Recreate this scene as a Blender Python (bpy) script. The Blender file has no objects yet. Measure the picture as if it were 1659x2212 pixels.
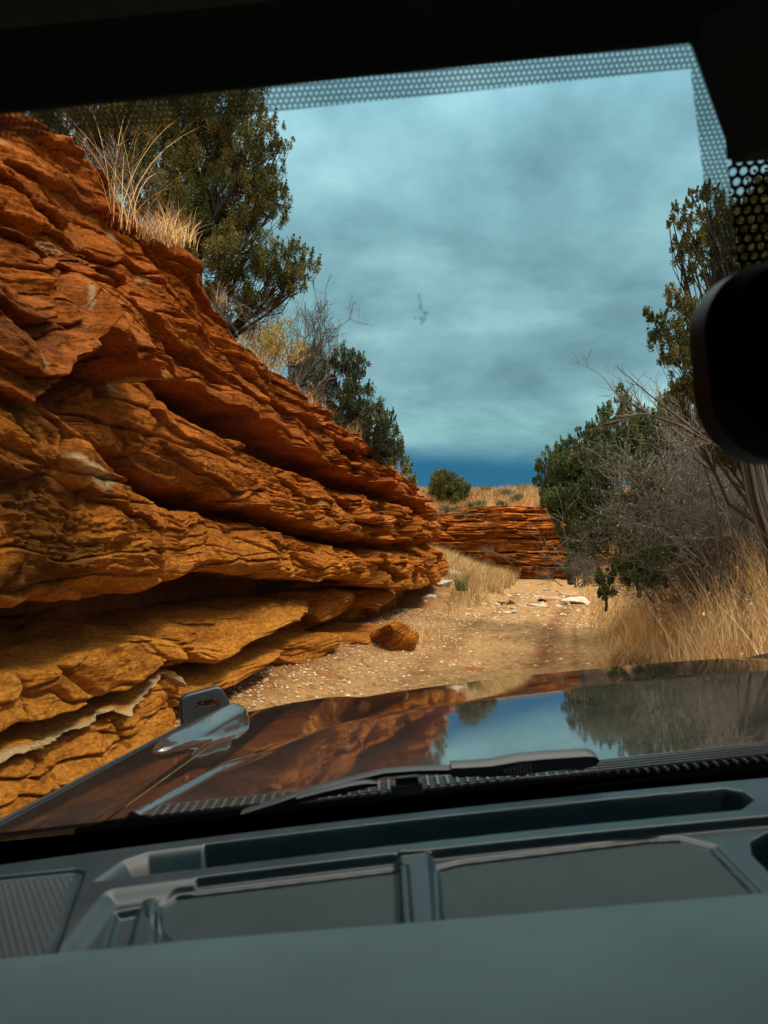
import bpy, math, random
import numpy as np
from mathutils import Vector, Matrix

rng = np.random.default_rng(7)
random.seed(7)
SC = bpy.context.scene
COL = SC.collection

# ------------------------------------------------------------------ camera
F = 739.0            # focal length in pixels of the 768x1024 frame
EYE = 1.70           # eye height above the track, camera at the origin in plan
HOR = 540.0          # pixel row of the eye-level horizon
cam = bpy.data.cameras.new('camera')
cam.sensor_fit = 'VERTICAL'
cam.sensor_height = 36.0
cam.sensor_width = 27.0
cam.lens = 36.0 * F / 1024.0
cam.shift_y = (HOR - 512.0) / 1024.0
cam.clip_start = 0.02
cam.clip_end = 3000.0
cam.dof.use_dof = True
cam.dof.focus_distance = 7.0
cam.dof.aperture_fstop = 10.0
co = bpy.data.objects.new('camera', cam)
COL.objects.link(co)
co.location = (0, 0, EYE)
co.rotation_euler = (math.radians(90), 0, 0)
SC.camera = co

# ------------------------------------------------------------------ sky
SUN_EL, SUN_AZ = math.radians(56), math.radians(118)   # azimuth clockwise from +Y
world = bpy.data.worlds.new('World')
SC.world = world
world.use_nodes = True
nt = world.node_tree
nt.nodes.clear()


def N(nt, kind, **kw):
    n = nt.nodes.new(kind)
    for k, v in kw.items():
        if k in ('operation', 'blend_type', 'data_type', 'sky_type', 'sun_disc', 'sun_elevation', 'sun_rotation',
                 'noise_dimensions', 'feature', 'interpolation_type', 'clamp', 'musgrave_type', 'noise_type', 'normalize',
                 'attribute_name', 'voronoi_dimensions', 'altitude', 'air_density', 'dust_density', 'distance'):
            setattr(n, k, v)
        else:
            n.inputs[k].default_value = v
    return n


def ramp(nt, src, stops, interp='LINEAR'):
    r = nt.nodes.new('ShaderNodeValToRGB')
    r.color_ramp.interpolation = interp
    el = r.color_ramp.elements
    while len(el) < len(stops):
        el.new(0.5)
    for e, (p, c) in zip(el, stops):
        e.position = p
        e.color = (*c, 1) if len(c) == 3 else c
    nt.links.new(src, r.inputs[0])
    return r.outputs[0]


def math_(nt, op, a, b=None, clamp=False):
    m = nt.nodes.new('ShaderNodeMath')
    m.operation = op
    m.use_clamp = clamp
    for i, v in enumerate((a, b)):
        if v is None:
            continue
        if isinstance(v, (int, float)):
            m.inputs[i].default_value = v
        else:
            nt.links.new(v, m.inputs[i])
    return m.outputs[0]


def mix(nt, fac, a, b, blend='MIX'):
    m = nt.nodes.new('ShaderNodeMix')
    m.data_type = 'RGBA'
    m.blend_type = blend
    for i, v in ((0, fac), (6, a), (7, b)):
        if isinstance(v, (int, float)):
            m.inputs[i].default_value = v
        elif isinstance(v, tuple):
            m.inputs[i].default_value = (*v, 1) if len(v) == 3 else v
        else:
            nt.links.new(v, m.inputs[i])
    return m.outputs[2]


L = nt.links.new
tc = nt.nodes.new('ShaderNodeTexCoord')
sep = nt.nodes.new('ShaderNodeSeparateXYZ')
L(tc.outputs['Generated'], sep.inputs[0])
sx, sy, sz = sep.outputs
zc = math_(nt, 'MAXIMUM', sz, 0.0)
den = math_(nt, 'ADD', zc, 0.30)
cb = nt.nodes.new('ShaderNodeCombineXYZ')
L(math_(nt, 'DIVIDE', sx, den), cb.inputs[0])
L(math_(nt, 'DIVIDE', sy, den), cb.inputs[1])
n1 = N(nt, 'ShaderNodeTexNoise', Scale=1.7, Detail=6.0, Roughness=0.55, Distortion=0.3)
L(cb.outputs[0], n1.inputs['Vector'])
n2 = N(nt, 'ShaderNodeTexNoise', Scale=5.5, Detail=5.0, Roughness=0.6)
L(cb.outputs[0], n2.inputs['Vector'])
cn = math_(nt, 'ADD', math_(nt, 'MULTIPLY', n1.outputs[0], 0.75), math_(nt, 'MULTIPLY', n2.outputs[0], 0.25))
cloud = ramp(nt, cn, [(0.36, (0.115, 0.225, 0.262)), (0.47, (0.172, 0.335, 0.38)), (0.55, (0.235, 0.425, 0.465)), (0.64, (0.34, 0.55, 0.575))])
# vertical tone: a brighter bar of cloud just above the gap at the horizon, bluer higher up
eltone = ramp(nt, sz, [(0.05, (1.05, 1.22, 1.05)), (0.12, (1.12, 1.15, 1.05)), (0.22, (0.78, 0.80, 0.82)), (0.36, (1.0, 1.0, 1.0)),
                       (0.52, (1.2, 1.25, 1.3))])
cloud = mix(nt, 1.0, cloud, eltone, 'MULTIPLY')
# overcast sky is brightest and whitest overhead and behind the viewer
zen = ramp(nt, sz, [(0.60, (0, 0, 0)), (0.90, (1, 1, 1))])
ovc = mix(nt, zen, cloud, (4.4, 4.0, 3.4))
side = ramp(nt, math_(nt, 'ADD', math_(nt, 'MULTIPLY', sx, -0.5), 0.5), [(0.64, (0, 0, 0)), (0.72, (1, 1, 1))])
sidef = math_(nt, 'MULTIPLY', side, 0.65)
ovc = mix(nt, sidef, ovc, (0.95, 1.0, 1.02))
back = ramp(nt, math_(nt, 'ADD', math_(nt, 'MULTIPLY', sy, -0.5), 0.5), [(0.45, (0, 0, 0)), (0.7, (1, 1, 1))])
ovc = mix(nt, back, ovc, (0.75, 0.75, 0.70))
sky = N(nt, 'ShaderNodeTexSky', sky_type='NISHITA', sun_disc=False, sun_elevation=SUN_EL, sun_rotation=SUN_AZ)
blue = mix(nt, 1.0, sky.outputs[0], (0.0055, 0.024, 0.040), 'MULTIPLY')
gn = N(nt, 'ShaderNodeTexNoise', Scale=3.0, Detail=4.0, Roughness=0.5)
L(tc.outputs['Generated'], gn.inputs['Vector'])
edge = math_(nt, 'SUBTRACT', sz, math_(nt, 'MULTIPLY', math_(nt, 'SUBTRACT', gn.outputs[0], 0.5), 0.02))
edge = math_(nt, 'ADD', edge, math_(nt, 'MULTIPLY', sx, 0.05))
gap = ramp(nt, edge, [(0.100, (1, 1, 1)), (0.150, (0, 0, 0))], 'EASE')
final = mix(nt, gap, ovc, blue)
bg = nt.nodes.new('ShaderNodeBackground')
bg.inputs[1].default_value = 1.0
L(final, bg.inputs[0])
wo = nt.nodes.new('ShaderNodeOutputWorld')
L(bg.outputs[0], wo.inputs[0])

sl = bpy.data.lights.new('sun', 'SUN')
sl.energy = 2.6
sl.angle = math.radians(11)
sl.color = (1.0, 0.90, 0.74)
so = bpy.data.objects.new('sun', sl)
COL.objects.link(so)
sd = Vector((math.sin(SUN_AZ) * math.cos(SUN_EL), math.cos(SUN_AZ) * math.cos(SUN_EL), math.sin(SUN_EL)))
so.rotation_euler = sd.to_track_quat('Z', 'Y').to_euler()
so.location = sd * 40

SC.view_settings.view_transform = 'Standard'
SC.view_settings.look = 'None'
SC.view_settings.exposure = 0.42
SC.view_settings.gamma = 1.0
SC.view_settings.use_curve_mapping = False
SC.cycles.max_bounces = 6
SC.cycles.diffuse_bounces = 2
SC.cycles.glossy_bounces = 3
SC.cycles.transparent_max_bounces = 12
SC.cycles.caustics_reflective = False
SC.cycles.caustics_refractive = False


# ------------------------------------------------------------------ numeric noise
def _hash(i, j, k, seed=0):
    h = (i.astype(np.int64) * 374761393 + j.astype(np.int64) * 668265263 + k.astype(np.int64) * 2147483647 + seed * 1274126177) & 0xffffffff
    h = ((h ^ (h >> 13)) * 1274126177) & 0xffffffff
    h = (h ^ (h >> 16)) & 0xffffffff
    return h


def pnoise(x, y, z, seed=0):
    xi, yi, zi = np.floor(x), np.floor(y), np.floor(z)
    xf, yf, zf = x - xi, y - yi, z - zi
    u, v, w = (t * t * t * (t * (t * 6 - 15) + 10) for t in (xf, yf, zf))
    res = 0
    for dx in (0, 1):
        for dy in (0, 1):
            for dz in (0, 1):
                h = _hash(xi + dx, yi + dy, zi + dz, seed)
                gx = ((h & 255) / 127.5) - 1
                gy = (((h >> 8) & 255) / 127.5) - 1
                gz = (((h >> 16) & 255) / 127.5) - 1
                d = gx * (xf - dx) + gy * (yf - dy) + gz * (zf - dz)
                res = res + d * (u if dx else 1 - u) * (v if dy else 1 - v) * (w if dz else 1 - w)
    return res * 1.3


def fbm(x, y, z, octv=4, seed=0, rough=0.5):
    a, t, f = 1.0, 0, 1.0
    for o in range(octv):
        t = t + a * pnoise(x * f, y * f, z * f, seed + o)
        a *= rough
        f *= 2.03
    return t


def ridged(x, y, z, octv=4, seed=0, rough=0.5):
    a, t, f = 1.0, 0, 1.0
    for o in range(octv):
        t = t + a * (1 - 2 * np.abs(pnoise(x * f, y * f, z * f, seed + o)))
        a *= rough
        f *= 2.1
    return t * 0.5


def cells(x, y, seed=0):
    """2-D Voronoi: random value of the nearest cell, and distance to the cell border"""
    xi, yi = np.floor(x), np.floor(y)
    b1 = np.full(x.shape, 9.0)
    b2 = np.full(x.shape, 9.0)
    v = np.zeros(x.shape)
    for dx in (-1, 0, 1):
        for dy in (-1, 0, 1):
            h = _hash(xi + dx, yi + dy, xi * 0, seed)
            px = xi + dx + (h & 255) / 255.0
            py = yi + dy + ((h >> 8) & 255) / 255.0
            d = np.hypot(px - x, py - y)
            rv = ((h >> 16) & 255) / 255.0
            m = d < b1
            b2 = np.where(m, b1, np.minimum(b2, d))
            v = np.where(m, rv, v)
            b1 = np.where(m, d, b1)
    return v, b2 - b1


def sstep(a, b, x):
    t = np.clip((x - a) / (b - a), 0, 1)
    return t * t * (3 - 2 * t)


# ------------------------------------------------------------------ mesh helpers
def mesh_np(name, V, faces, mats, smooth=True, attrs=None, parent=None, mi=None):
    """V (n,3); faces: list of int arrays (m,3) or (m,4)"""
    me = bpy.data.meshes.new(name)
    V = np.ascontiguousarray(V, dtype=np.float32)
    if not isinstance(faces, (list, tuple)):
        faces = [faces]
    faces = [np.asarray(f, dtype=np.int32) for f in faces if len(f)]
    me.vertices.add(len(V))
    me.vertices.foreach_set('co', V.ravel())
    loops = np.concatenate([f.ravel() for f in faces])
    tot = np.concatenate([np.full(len(f), f.shape[1], np.int32) for f in faces])
    start = np.concatenate([[0], np.cumsum(tot)[:-1]]).astype(np.int32)
    me.loops.add(len(loops))
    me.loops.foreach_set('vertex_index', loops)
    me.polygons.add(len(tot))
    me.polygons.foreach_set('loop_start', start)
    me.polygons.foreach_set('loop_total', tot)
    if mi is not None:
        me.polygons.foreach_set('material_index', np.asarray(mi, np.int32))
    me.update(calc_edges=True)
    me.polygons.foreach_set('use_smooth', np.full(len(tot), bool(smooth)))
    for k, a in (attrs or {}).items():
        at = me.attributes.new(k, 'FLOAT', 'POINT')
        at.data.foreach_set('value', np.asarray(a, np.float32))
    for m in (mats if isinstance(mats, (list, tuple)) else [mats]):
        me.materials.append(m)
    o = bpy.data.objects.new(name, me)
    COL.objects.link(o)
    if parent is not None:
        o.parent = parent
    return o


def grid_faces(nr, nc, base=0, closed=False):
    r, c = np.meshgrid(np.arange(nr - 1), np.arange(nc if closed else nc - 1), indexing='ij')
    c2 = (c + 1) % nc
    return (np.stack([r * nc + c, r * nc + c2, (r + 1) * nc + c2, (r + 1) * nc + c], -1).reshape(-1, 4) + base).astype(np.int32)


class MB:
    """collects pieces of one mesh"""
    def __init__(s):
        s.V, s.Q, s.T, s.n = [], [], [], 0

    def add(s, V, F_):
        V = np.asarray(V, float)
        F_ = np.asarray(F_, int)
        s.V.append(V)
        (s.Q if F_.shape[1] == 4 else s.T).append(F_ + s.n)
        s.n += len(V)
        return s

    def box(s, c, size, R=None):
        v = np.array([[x, y, z] for x in (-.5, .5) for y in (-.5, .5) for z in (-.5, .5)]) * np.array(size)
        if R is not None:
            v = v @ np.asarray(R).T
        return s.add(v + np.array(c), [[0, 1, 3, 2], [4, 6, 7, 5], [0, 4, 5, 1], [2, 3, 7, 6], [0, 2, 6, 4], [1, 5, 7, 3]])

    def tube(s, pts, rad, k=6, cap=True):
        P = np.asarray(pts, float)
        n = len(P)
        rad = np.broadcast_to(np.asarray(rad, float), (n,))
        T = np.gradient(P, axis=0)
        T /= np.linalg.norm(T, axis=1)[:, None] + 1e-9
        up = np.array([0, 0, 1.0]) if abs(T[0][2]) < .9 else np.array([1.0, 0, 0])
        A = np.cross(T, up)
        A /= np.linalg.norm(A, axis=1)[:, None] + 1e-9
        B = np.cross(T, A)
        th = np.arange(k) * 2 * np.pi / k
        V = P[:, None] + rad[:, None, None] * (np.cos(th)[None, :, None] * A[:, None] + np.sin(th)[None, :, None] * B[:, None])
        s.add(V.reshape(-1, 3), grid_faces(n, k, closed=True))
        if cap:
            for e in (0, n - 1):
                ring = V[e]
                s.add(np.vstack([ring, ring.mean(0)]), [[i, (i + 1) % k, k] for i in range(k)])
        return s

    def surf(s, V, nr, nc, closed=False):
        return s.add(np.asarray(V).reshape(-1, 3), grid_faces(nr, nc, closed=closed))

    def build(s, name, mat, parent=None, smooth=True, attrs=None):
        return mesh_np(name, np.vstack(s.V), [np.vstack(a) for a in (s.Q, s.T) if a], mat, smooth, attrs, parent)


def tag(o, label=None, cat=None, group=None, kind=None):
    if label:
        o['label'] = label
    if cat:
        o['category'] = cat
    if group:
        o['group'] = group
    if kind:
        o['kind'] = kind
    return o


def empty(name, loc, rot=(0, 0, 0)):
    o = bpy.data.objects.new(name, None)
    COL.objects.link(o)
    o.location = loc
    o.rotation_euler = rot
    return o


def bevel(o, w, seg=2, angle=35):
    m = o.modifiers.new('bevel', 'BEVEL')
    m.width = w
    m.segments = seg
    m.limit_method = 'ANGLE'
    m.angle_limit = math.radians(angle)
    m.harden_normals = False
    return o


def autosmooth(o, deg=35):
    """sharp edges above an angle, on a smooth-shaded mesh"""
    import bmesh
    bm = bmesh.new()
    bm.from_mesh(o.data)
    for e in bm.edges:
        if len(e.link_faces) == 2 and e.calc_face_angle(0) > math.radians(deg):
            e.smooth = False
    bm.to_mesh(o.data)
    bm.free()
    return o


def W(px, py, Y):
    """pixel of the 768x1024 frame + distance -> world point"""
    return np.array([(px - 384.0) / F * Y, Y, EYE - (py - HOR) / F * Y])


D = 768.0 / 1659.0   # scale of the notes taken on a 1659 px wide view


def WD(dx, dy, Y):
    return W(dx * D, dy * D, Y)


# ------------------------------------------------------------------ materials
def new_mat(name):
    m = bpy.data.materials.new(name)
    m.use_nodes = True
    t = m.node_tree
    return m, t, t.nodes['Principled BSDF']


def simple(name, col, rough=0.5, metal=0.0, noise=0.0, scale=20.0, bump=0.0, bscale=200.0, spec=0.5, coat=0.0, bdist=0.002):
    m, t, p = new_mat(name)
    p.inputs['Roughness'].default_value = rough
    p.inputs['Metallic'].default_value = metal
    p.inputs['Specular IOR Level'].default_value = spec
    p.inputs['Coat Weight'].default_value = coat
    p.inputs['Coat Roughness'].default_value = 0.03
    p.inputs['Base Color'].default_value = (*col, 1)
    c = t.nodes.new('ShaderNodeTexCoord')
    if noise:
        n = N(t, 'ShaderNodeTexNoise', Scale=scale, Detail=4.0, Roughness=0.6)
        t.links.new(c.outputs['Object'], n.inputs['Vector'])
        a = tuple(x * (1 - noise) for x in col)
        b = tuple(min(1, x * (1 + noise)) for x in col)
        t.links.new(ramp(t, n.outputs[0], [(0.3, a), (0.7, b)]), p.inputs['Base Color'])
    if bump:
        n = N(t, 'ShaderNodeTexNoise', Scale=bscale, Detail=2.0, Roughness=0.6)
        t.links.new(c.outputs['Object'], n.inputs['Vector'])
        b = N(t, 'ShaderNodeBump', Strength=bump, Distance=bdist)
        t.links.new(n.outputs[0], b.inputs['Height'])
        t.links.new(b.outputs[0], p.inputs['Normal'])
    return m


def rock_material(name='sandstone'):
    m, t, p = new_mat(name)
    lk = t.links.new
    c = t.nodes.new('ShaderNodeTexCoord')
    mp = t.nodes.new('ShaderNodeMapping')
    mp.inputs['Scale'].default_value = (1, 1, 7)
    lk(c.outputs['Object'], mp.inputs[0])
    hue = N(t, 'ShaderNodeAttribute', attribute_name='hue')
    pale = N(t, 'ShaderNodeAttribute', attribute_name='pale')
    strat = N(t, 'ShaderNodeTexNoise', Scale=1.1, Detail=8.0, Roughness=0.62, Distortion=0.4)
    lk(mp.outputs[0], strat.inputs['Vector'])
    blot = N(t, 'ShaderNodeTexNoise', Scale=1.7, Detail=6.0, Roughness=0.6)
    lk(c.outputs['Object'], blot.inputs['Vector'])
    fine = N(t, 'ShaderNodeTexNoise', Scale=26.0, Detail=6.0, Roughness=0.7)
    lk(c.outputs['Object'], fine.inputs['Vector'])
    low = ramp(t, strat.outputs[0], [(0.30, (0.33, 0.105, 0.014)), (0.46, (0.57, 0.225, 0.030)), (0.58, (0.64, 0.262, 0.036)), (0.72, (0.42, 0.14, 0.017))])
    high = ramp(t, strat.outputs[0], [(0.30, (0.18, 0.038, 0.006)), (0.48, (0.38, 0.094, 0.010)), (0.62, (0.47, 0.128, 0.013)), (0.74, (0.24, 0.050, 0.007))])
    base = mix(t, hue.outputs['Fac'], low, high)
    base = mix(t, math_(t, 'MULTIPLY', ramp(t, blot.outputs[0], [(0.5, (0, 0, 0)), (0.68, (1, 1, 1))]), 0.45), base, (0.16, 0.035, 0.007))
    base = mix(t, 0.9, base, ramp(t, fine.outputs[0], [(0.32, (0.42, 0.38, 0.36)), (0.60, (1.2, 1.2, 1.2))]), 'MULTIPLY')
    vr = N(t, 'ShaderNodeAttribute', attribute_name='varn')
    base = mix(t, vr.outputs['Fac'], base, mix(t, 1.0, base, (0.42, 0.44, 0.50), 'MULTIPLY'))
    pf = math_(t, 'MULTIPLY', pale.outputs['Fac'], ramp(t, fine.outputs[0], [(0.25, (0.45, 0.45, 0.45)), (0.5, (1, 1, 1))]))
    base = mix(t, pf, base, (0.58, 0.43, 0.22))
    lk(base, p.inputs['Base Color'])
    p.inputs['Roughness'].default_value = 0.85
    p.inputs['Specular IOR Level'].default_value = 0.08
    mp2 = t.nodes.new('ShaderNodeMapping')
    mp2.inputs['Scale'].default_value = (1, 1, 4)
    lk(c.outputs['Object'], mp2.inputs[0])
    b1 = N(t, 'ShaderNodeTexNoise', Scale=13.0, Detail=10.0, Roughness=0.75, Distortion=0.5)
    lk(mp2.outputs[0], b1.inputs['Vector'])
    b2 = N(t, 'ShaderNodeTexVoronoi', Scale=38.0)
    lk(mp2.outputs[0], b2.inputs['Vector'])
    hsum = math_(t, 'ADD', b1.outputs[0], math_(t, 'MULTIPLY', b2.outputs['Distance'], 0.12))
    bp = N(t, 'ShaderNodeBump', Strength=1.0, Distance=0.065)
    lk(hsum, bp.inputs['Height'])
    lk(bp.outputs[0], p.inputs['Normal'])
    return m


def ground_material():
    m, t, p = new_mat('dirt_track')
    lk = t.links.new
    c = t.nodes.new('ShaderNodeTexCoord')
    big = N(t, 'ShaderNodeTexNoise', Scale=1.3, Detail=8.0, Roughness=0.68)
    lk(c.outputs['Object'], big.inputs['Vector'])
    med = N(t, 'ShaderNodeTexNoise', Scale=9.0, Detail=10.0, Roughness=0.78)
    lk(c.outputs['Object'], med.inputs['Vector'])
    vor = N(t, 'ShaderNodeTexVoronoi', Scale=26.0)
    lk(c.outputs['Object'], vor.inputs['Vector'])
    red = N(t, 'ShaderNodeAttribute', attribute_name='red')
    sand = ramp(t, big.outputs[0], [(0.35, (0.20, 0.105, 0.040)), (0.50, (0.31, 0.19, 0.082)), (0.66, (0.23, 0.125, 0.046))])
    sand = mix(t, 0.75, sand, ramp(t, med.outputs[0], [(0.34, (0.45, 0.38, 0.32)), (0.5, (0.95, 0.95, 0.95)), (0.64, (1.4, 1.35, 1.3))]), 'MULTIPLY')
    peb = ramp(t, vor.outputs['Color'], [(0.3, (0.75, 0.7, 0.62)), (0.75, (1.2, 1.2, 1.15))])
    sand = mix(t, 0.4, sand, peb, 'MULTIPLY')
    soil = ramp(t, med.outputs[0], [(0.3, (0.12, 0.038, 0.012)), (0.5, (0.25, 0.078, 0.018)), (0.7, (0.30, 0.12, 0.035))])
    rt = N(t, 'ShaderNodeAttribute', attribute_name='rut')
    gc = mix(t, red.outputs['Fac'], sand, soil)
    lk(mix(t, math_(t, 'MULTIPLY', rt.outputs['Fac'], 0.85), gc, mix(t, 1.0, gc, (0.42, 0.29, 0.22), 'MULTIPLY')), p.inputs['Base Color'])
    p.inputs['Roughness'].default_value = 0.95
    p.inputs['Specular IOR Level'].default_value = 0.1
    bp = N(t, 'ShaderNodeBump', Strength=0.8, Distance=0.03)
    lk(math_(t, 'ADD', med.outputs[0], math_(t, 'MULTIPLY', vor.outputs['Distance'], 0.5)), bp.inputs['Height'])
    lk(bp.outputs[0], p.inputs['Normal'])
    return m


def leaf_material(name, stops, rough=0.7, trans=0.15):
    """colour varies by face, from the 'tone' attribute"""
    m, t, p = new_mat(name)
    at = N(t, 'ShaderNodeAttribute', attribute_name='tone')
    t.links.new(ramp(t, at.outputs['Fac'], stops), p.inputs['Base Color'])
    p.inputs['Roughness'].default_value = rough
    p.inputs['Specular IOR Level'].default_value = 0.2
    return m


M_rock = rock_material()
M_ground = ground_material()
M_jun = leaf_material('juniper_leaves', [(0.0, (0.022, 0.036, 0.009)), (0.45, (0.068, 0.085, 0.018)), (0.8, (0.145, 0.145, 0.034)), (1.0, (0.23, 0.19, 0.06))])
M_jung = leaf_material('green_juniper_leaves', [(0.0, (0.022, 0.042, 0.014)), (0.5, (0.085, 0.125, 0.038)), (0.85, (0.19, 0.22, 0.075)), (1.0, (0.30, 0.24, 0.11))])
M_junb = leaf_material('blue_juniper_leaves', [(0.0, (0.024, 0.042, 0.022)), (0.5, (0.080, 0.110, 0.052)), (0.85, (0.17, 0.19, 0.09)), (1.0, (0.28, 0.22, 0.13))])
M_bark = simple('juniper_bark', (0.060, 0.045, 0.034), 0.9, noise=0.5, scale=14, bump=0.6, bscale=60, bdist=0.01)
M_twig = leaf_material('bare_twigs', [(0.0, (0.045, 0.036, 0.028)), (0.5, (0.14, 0.122, 0.095)), (1.0, (0.36, 0.31, 0.24))])
M_grass = leaf_material('dry_grass_blades', [(0.0, (0.22, 0.12, 0.04)), (0.35, (0.55, 0.31, 0.11)), (0.7, (0.78, 0.50, 0.21)), (1.0, (0.92, 0.72, 0.42))])
M_grassg = leaf_material('greenish_grass_blades', [(0.0, (0.22, 0.13, 0.045)), (0.4, (0.46, 0.29, 0.11)), (0.75, (0.60, 0.41, 0.18)), (1.0, (0.78, 0.60, 0.32))])
M_yel = leaf_material('yellow_leaves', [(0.0, (0.14, 0.10, 0.02)), (0.5, (0.34, 0.25, 0.05)), (1.0, (0.60, 0.42, 0.10))])
M_stone = simple('pale_stone', (0.40, 0.33, 0.24), 0.85, noise=0.35, scale=9, bump=0.6, bscale=40, bdist=0.01)
M_stoned = simple('brown_stone', (0.30, 0.16, 0.08), 0.85, noise=0.4, scale=9, bump=0.6, bscale=40, bdist=0.01)

# ------------------------------------------------------------------ cliff
XS = np.array([0, 100, 200, 300, 360, 400, 450, 550, 620, 700, 750, 800, 860, 900, 930, 962], float)


def tab(*v):
    return np.array(v, float)


# rows of the photograph (1659-wide view) at which each bedding line passes XS
Yt = dict(
    A_hi=tab(1650, 1622, 1572, 1516, 1462, 1520, 1512, 1490, 1478, 1458, 1436, 1428, 1404, 1330, 1290, 1250),
    G_lo=tab(1634, 1607, 1561, 1507, 1455, 1512, 1505, 1482, 1468, 1448, 1425, 1418, 1395, 1322, 1283, 1245),
    G_hi=tab(1612, 1588, 1546, 1494, 1449, 1462, 1456, 1436, 1418, 1386, 1354, 1354, 1350, 1315, 1278, 1240),
    F_lo=tab(1580, 1554, 1524, 1480, 1434, 1420, 1404, 1392, 1378, 1346, 1340, 1314, 1306, 1295, 1272, 1235),
    F_hi=tab(1470, 1440, 1405, 1375, 1392, 1385, 1362, 1345, 1328, 1314, 1296, 1286, 1282, 1282, 1268, 1231),
    E_lo=tab(1312, 1293, 1292, 1278, 1258, 1250, 1240, 1234, 1248, 1254, 1240, 1262, 1272, 1272, 1258, 1222),
    E_hi=tab(835, 908, 984, 1060, 1086, 1096, 1105, 1130, 1150, 1170, 1180, 1187, 1194, 1196, 1188, 1180),
    B_lo=tab(828, 898, 958, 1018, 1048, 1062, 1078, 1104, 1128, 1150, 1163, 1170, 1171, 1168, 1165, 1168),
    B_hi=tab(824, 890, 800, 822, 868, 896, 928, 968, 1004, 1042, 1068, 1080, 1098, 1114, 1133, 1153),
    T_lo=tab(812, 876, 780, 745, 805, 838, 870, 910, 946, 998, 1030, 1050, 1076, 1098, 1120, 1143),
    T_hi=tab(252, 300, 372, 480, 525, 565, 640, 765, 845, 895, 935, 972, 1035, 1075, 1112, 1160),
)

XS2 = np.sort(np.r_[XS, 238.0, 250.0])
for k_ in Yt:
    Yt[k_] = np.interp(XS2, XS, Yt[k_])
XS = XS2
Yt['T_lo'][2:6] = (778, 772, 694, 738)
Yt['B_hi'][2:6] = (800, 784, 783, 806)
Yt['T_lo'][6] = 796
tap = np.interp(XS, [0, 200, 260, 800, 930, 962], [0, 0, 1, 1, 0.3, 0])
Yt['T_lo'] -= 9 * tap
Yt['B_hi'] += 6 * tap
Yt['B_lo'] -= 7 * tap
Yt['E_hi'] += 9 * tap


def dp(*kv):
    k = np.array(kv, float).reshape(-1, 2)
    return k[:, 0], k[:, 1]


# plan of the wall foot, near to far
plan = np.array([(-3.3, -14), (-3.0, -6), (-2.8, 0), (-2.6, 3), (-2.25, 5), (-1.62, 7), (-0.95, 9.3), (-0.25, 12), (0.42, 15), (1.02, 18),
                 (1.28, 20), (1.12, 21.5), (0.2, 23), (-2, 24.6), (-6, 26)], float)
seg = np.r_[0, np.cumsum(np.hypot(*np.diff(plan, axis=0).T))]
sd_ = np.linspace(0, seg[-1], 4000)
PX_, PY_ = np.interp(sd_, seg, plan[:, 0]), np.interp(sd_, seg, plan[:, 1])
kern = np.hanning(300)
kern /= kern.sum()
PXs = np.convolve(np.pad(PX_, 150, 'edge'), kern, 'same')[150:-150]
PYs = np.convolve(np.pad(PY_, 150, 'edge'), kern, 'same')[150:-150]
# columns: spacing grows with distance, coarse behind the camera
w = np.where(PYs > 2.0, 1.0 / np.clip(np.hypot(PXs, PYs) / 5.0, 1, 4), 0.16)
w = np.where(sd_ > np.interp(21.0, PYs, sd_), 0.12, w)
cw = np.r_[0, np.cumsum((w[1:] + w[:-1]) / 2)]
NC = 1000
sc_ = np.interp(np.linspace(0, cw[-1], NC), cw, sd_)
cx, cy = np.interp(sc_, sd_, PXs), np.interp(sc_, sd_, PYs)
tx, ty = np.gradient(cx), np.gradient(cy)
tl = np.hypot(tx, ty)
# outward normal towards the track (right of the walking direction)
nx, ny = ty / tl, -tx / tl
ang = np.arctan2(ny, nx)
ang = np.convolve(np.pad(ang, 30, 'edge'), np.ones(61) / 61, 'valid')
nx, ny = np.cos(ang), np.sin(ang)
colpx = np.where(cy > 1.5, 384 + F * cx / np.maximum(cy, 1.5), -500) / D
tip = int(np.argmax(colpx))
colpx_c = colpx.copy()
colpx_c[tip:] = colpx[tip]
colpx_c = np.clip(colpx_c, 0, 962)


def prof(dkv, ykey, fixed=None):
    xs, ds = dp(*dkv)
    d = np.interp(colpx_c, xs, ds)
    X, Y = cx + nx * d, cy + ny * d
    if fixed is not None:
        return d, np.full(NC, fixed, float)
    yv = Yt[ykey] if isinstance(ykey, str) else ykey
    p = np.where(Y > 1.5, 384 + F * X / np.maximum(Y, 1.5), -500) / D
    # trend beyond the tip
    h = EYE + (HOR - np.interp(p, XS, yv) * D) / F * Y
    i0 = int(np.argmax(p >= 0))
    h[:i0] = h[i0]
    h[tip:] = h[tip]
    return d, h


ctrl = []   # (d, h, rows to next, hue, pale)


def cp(dkv, yk, rows, hue, fixed=None, pale=0.0, depth=None):
    d, h = prof(dkv, yk, fixed)
    ctrl.append([d, h, rows, hue, pale])


def cb_(dkv, t, rows, hue):
    xs, ds = dp(*dkv)
    ctrl.append([np.interp(colpx_c, xs, ds), t, rows, hue, 0.0])


def avg(a, b, t=0.5):
    return Yt[a] * (1 - t) + Yt[b] * t


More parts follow.
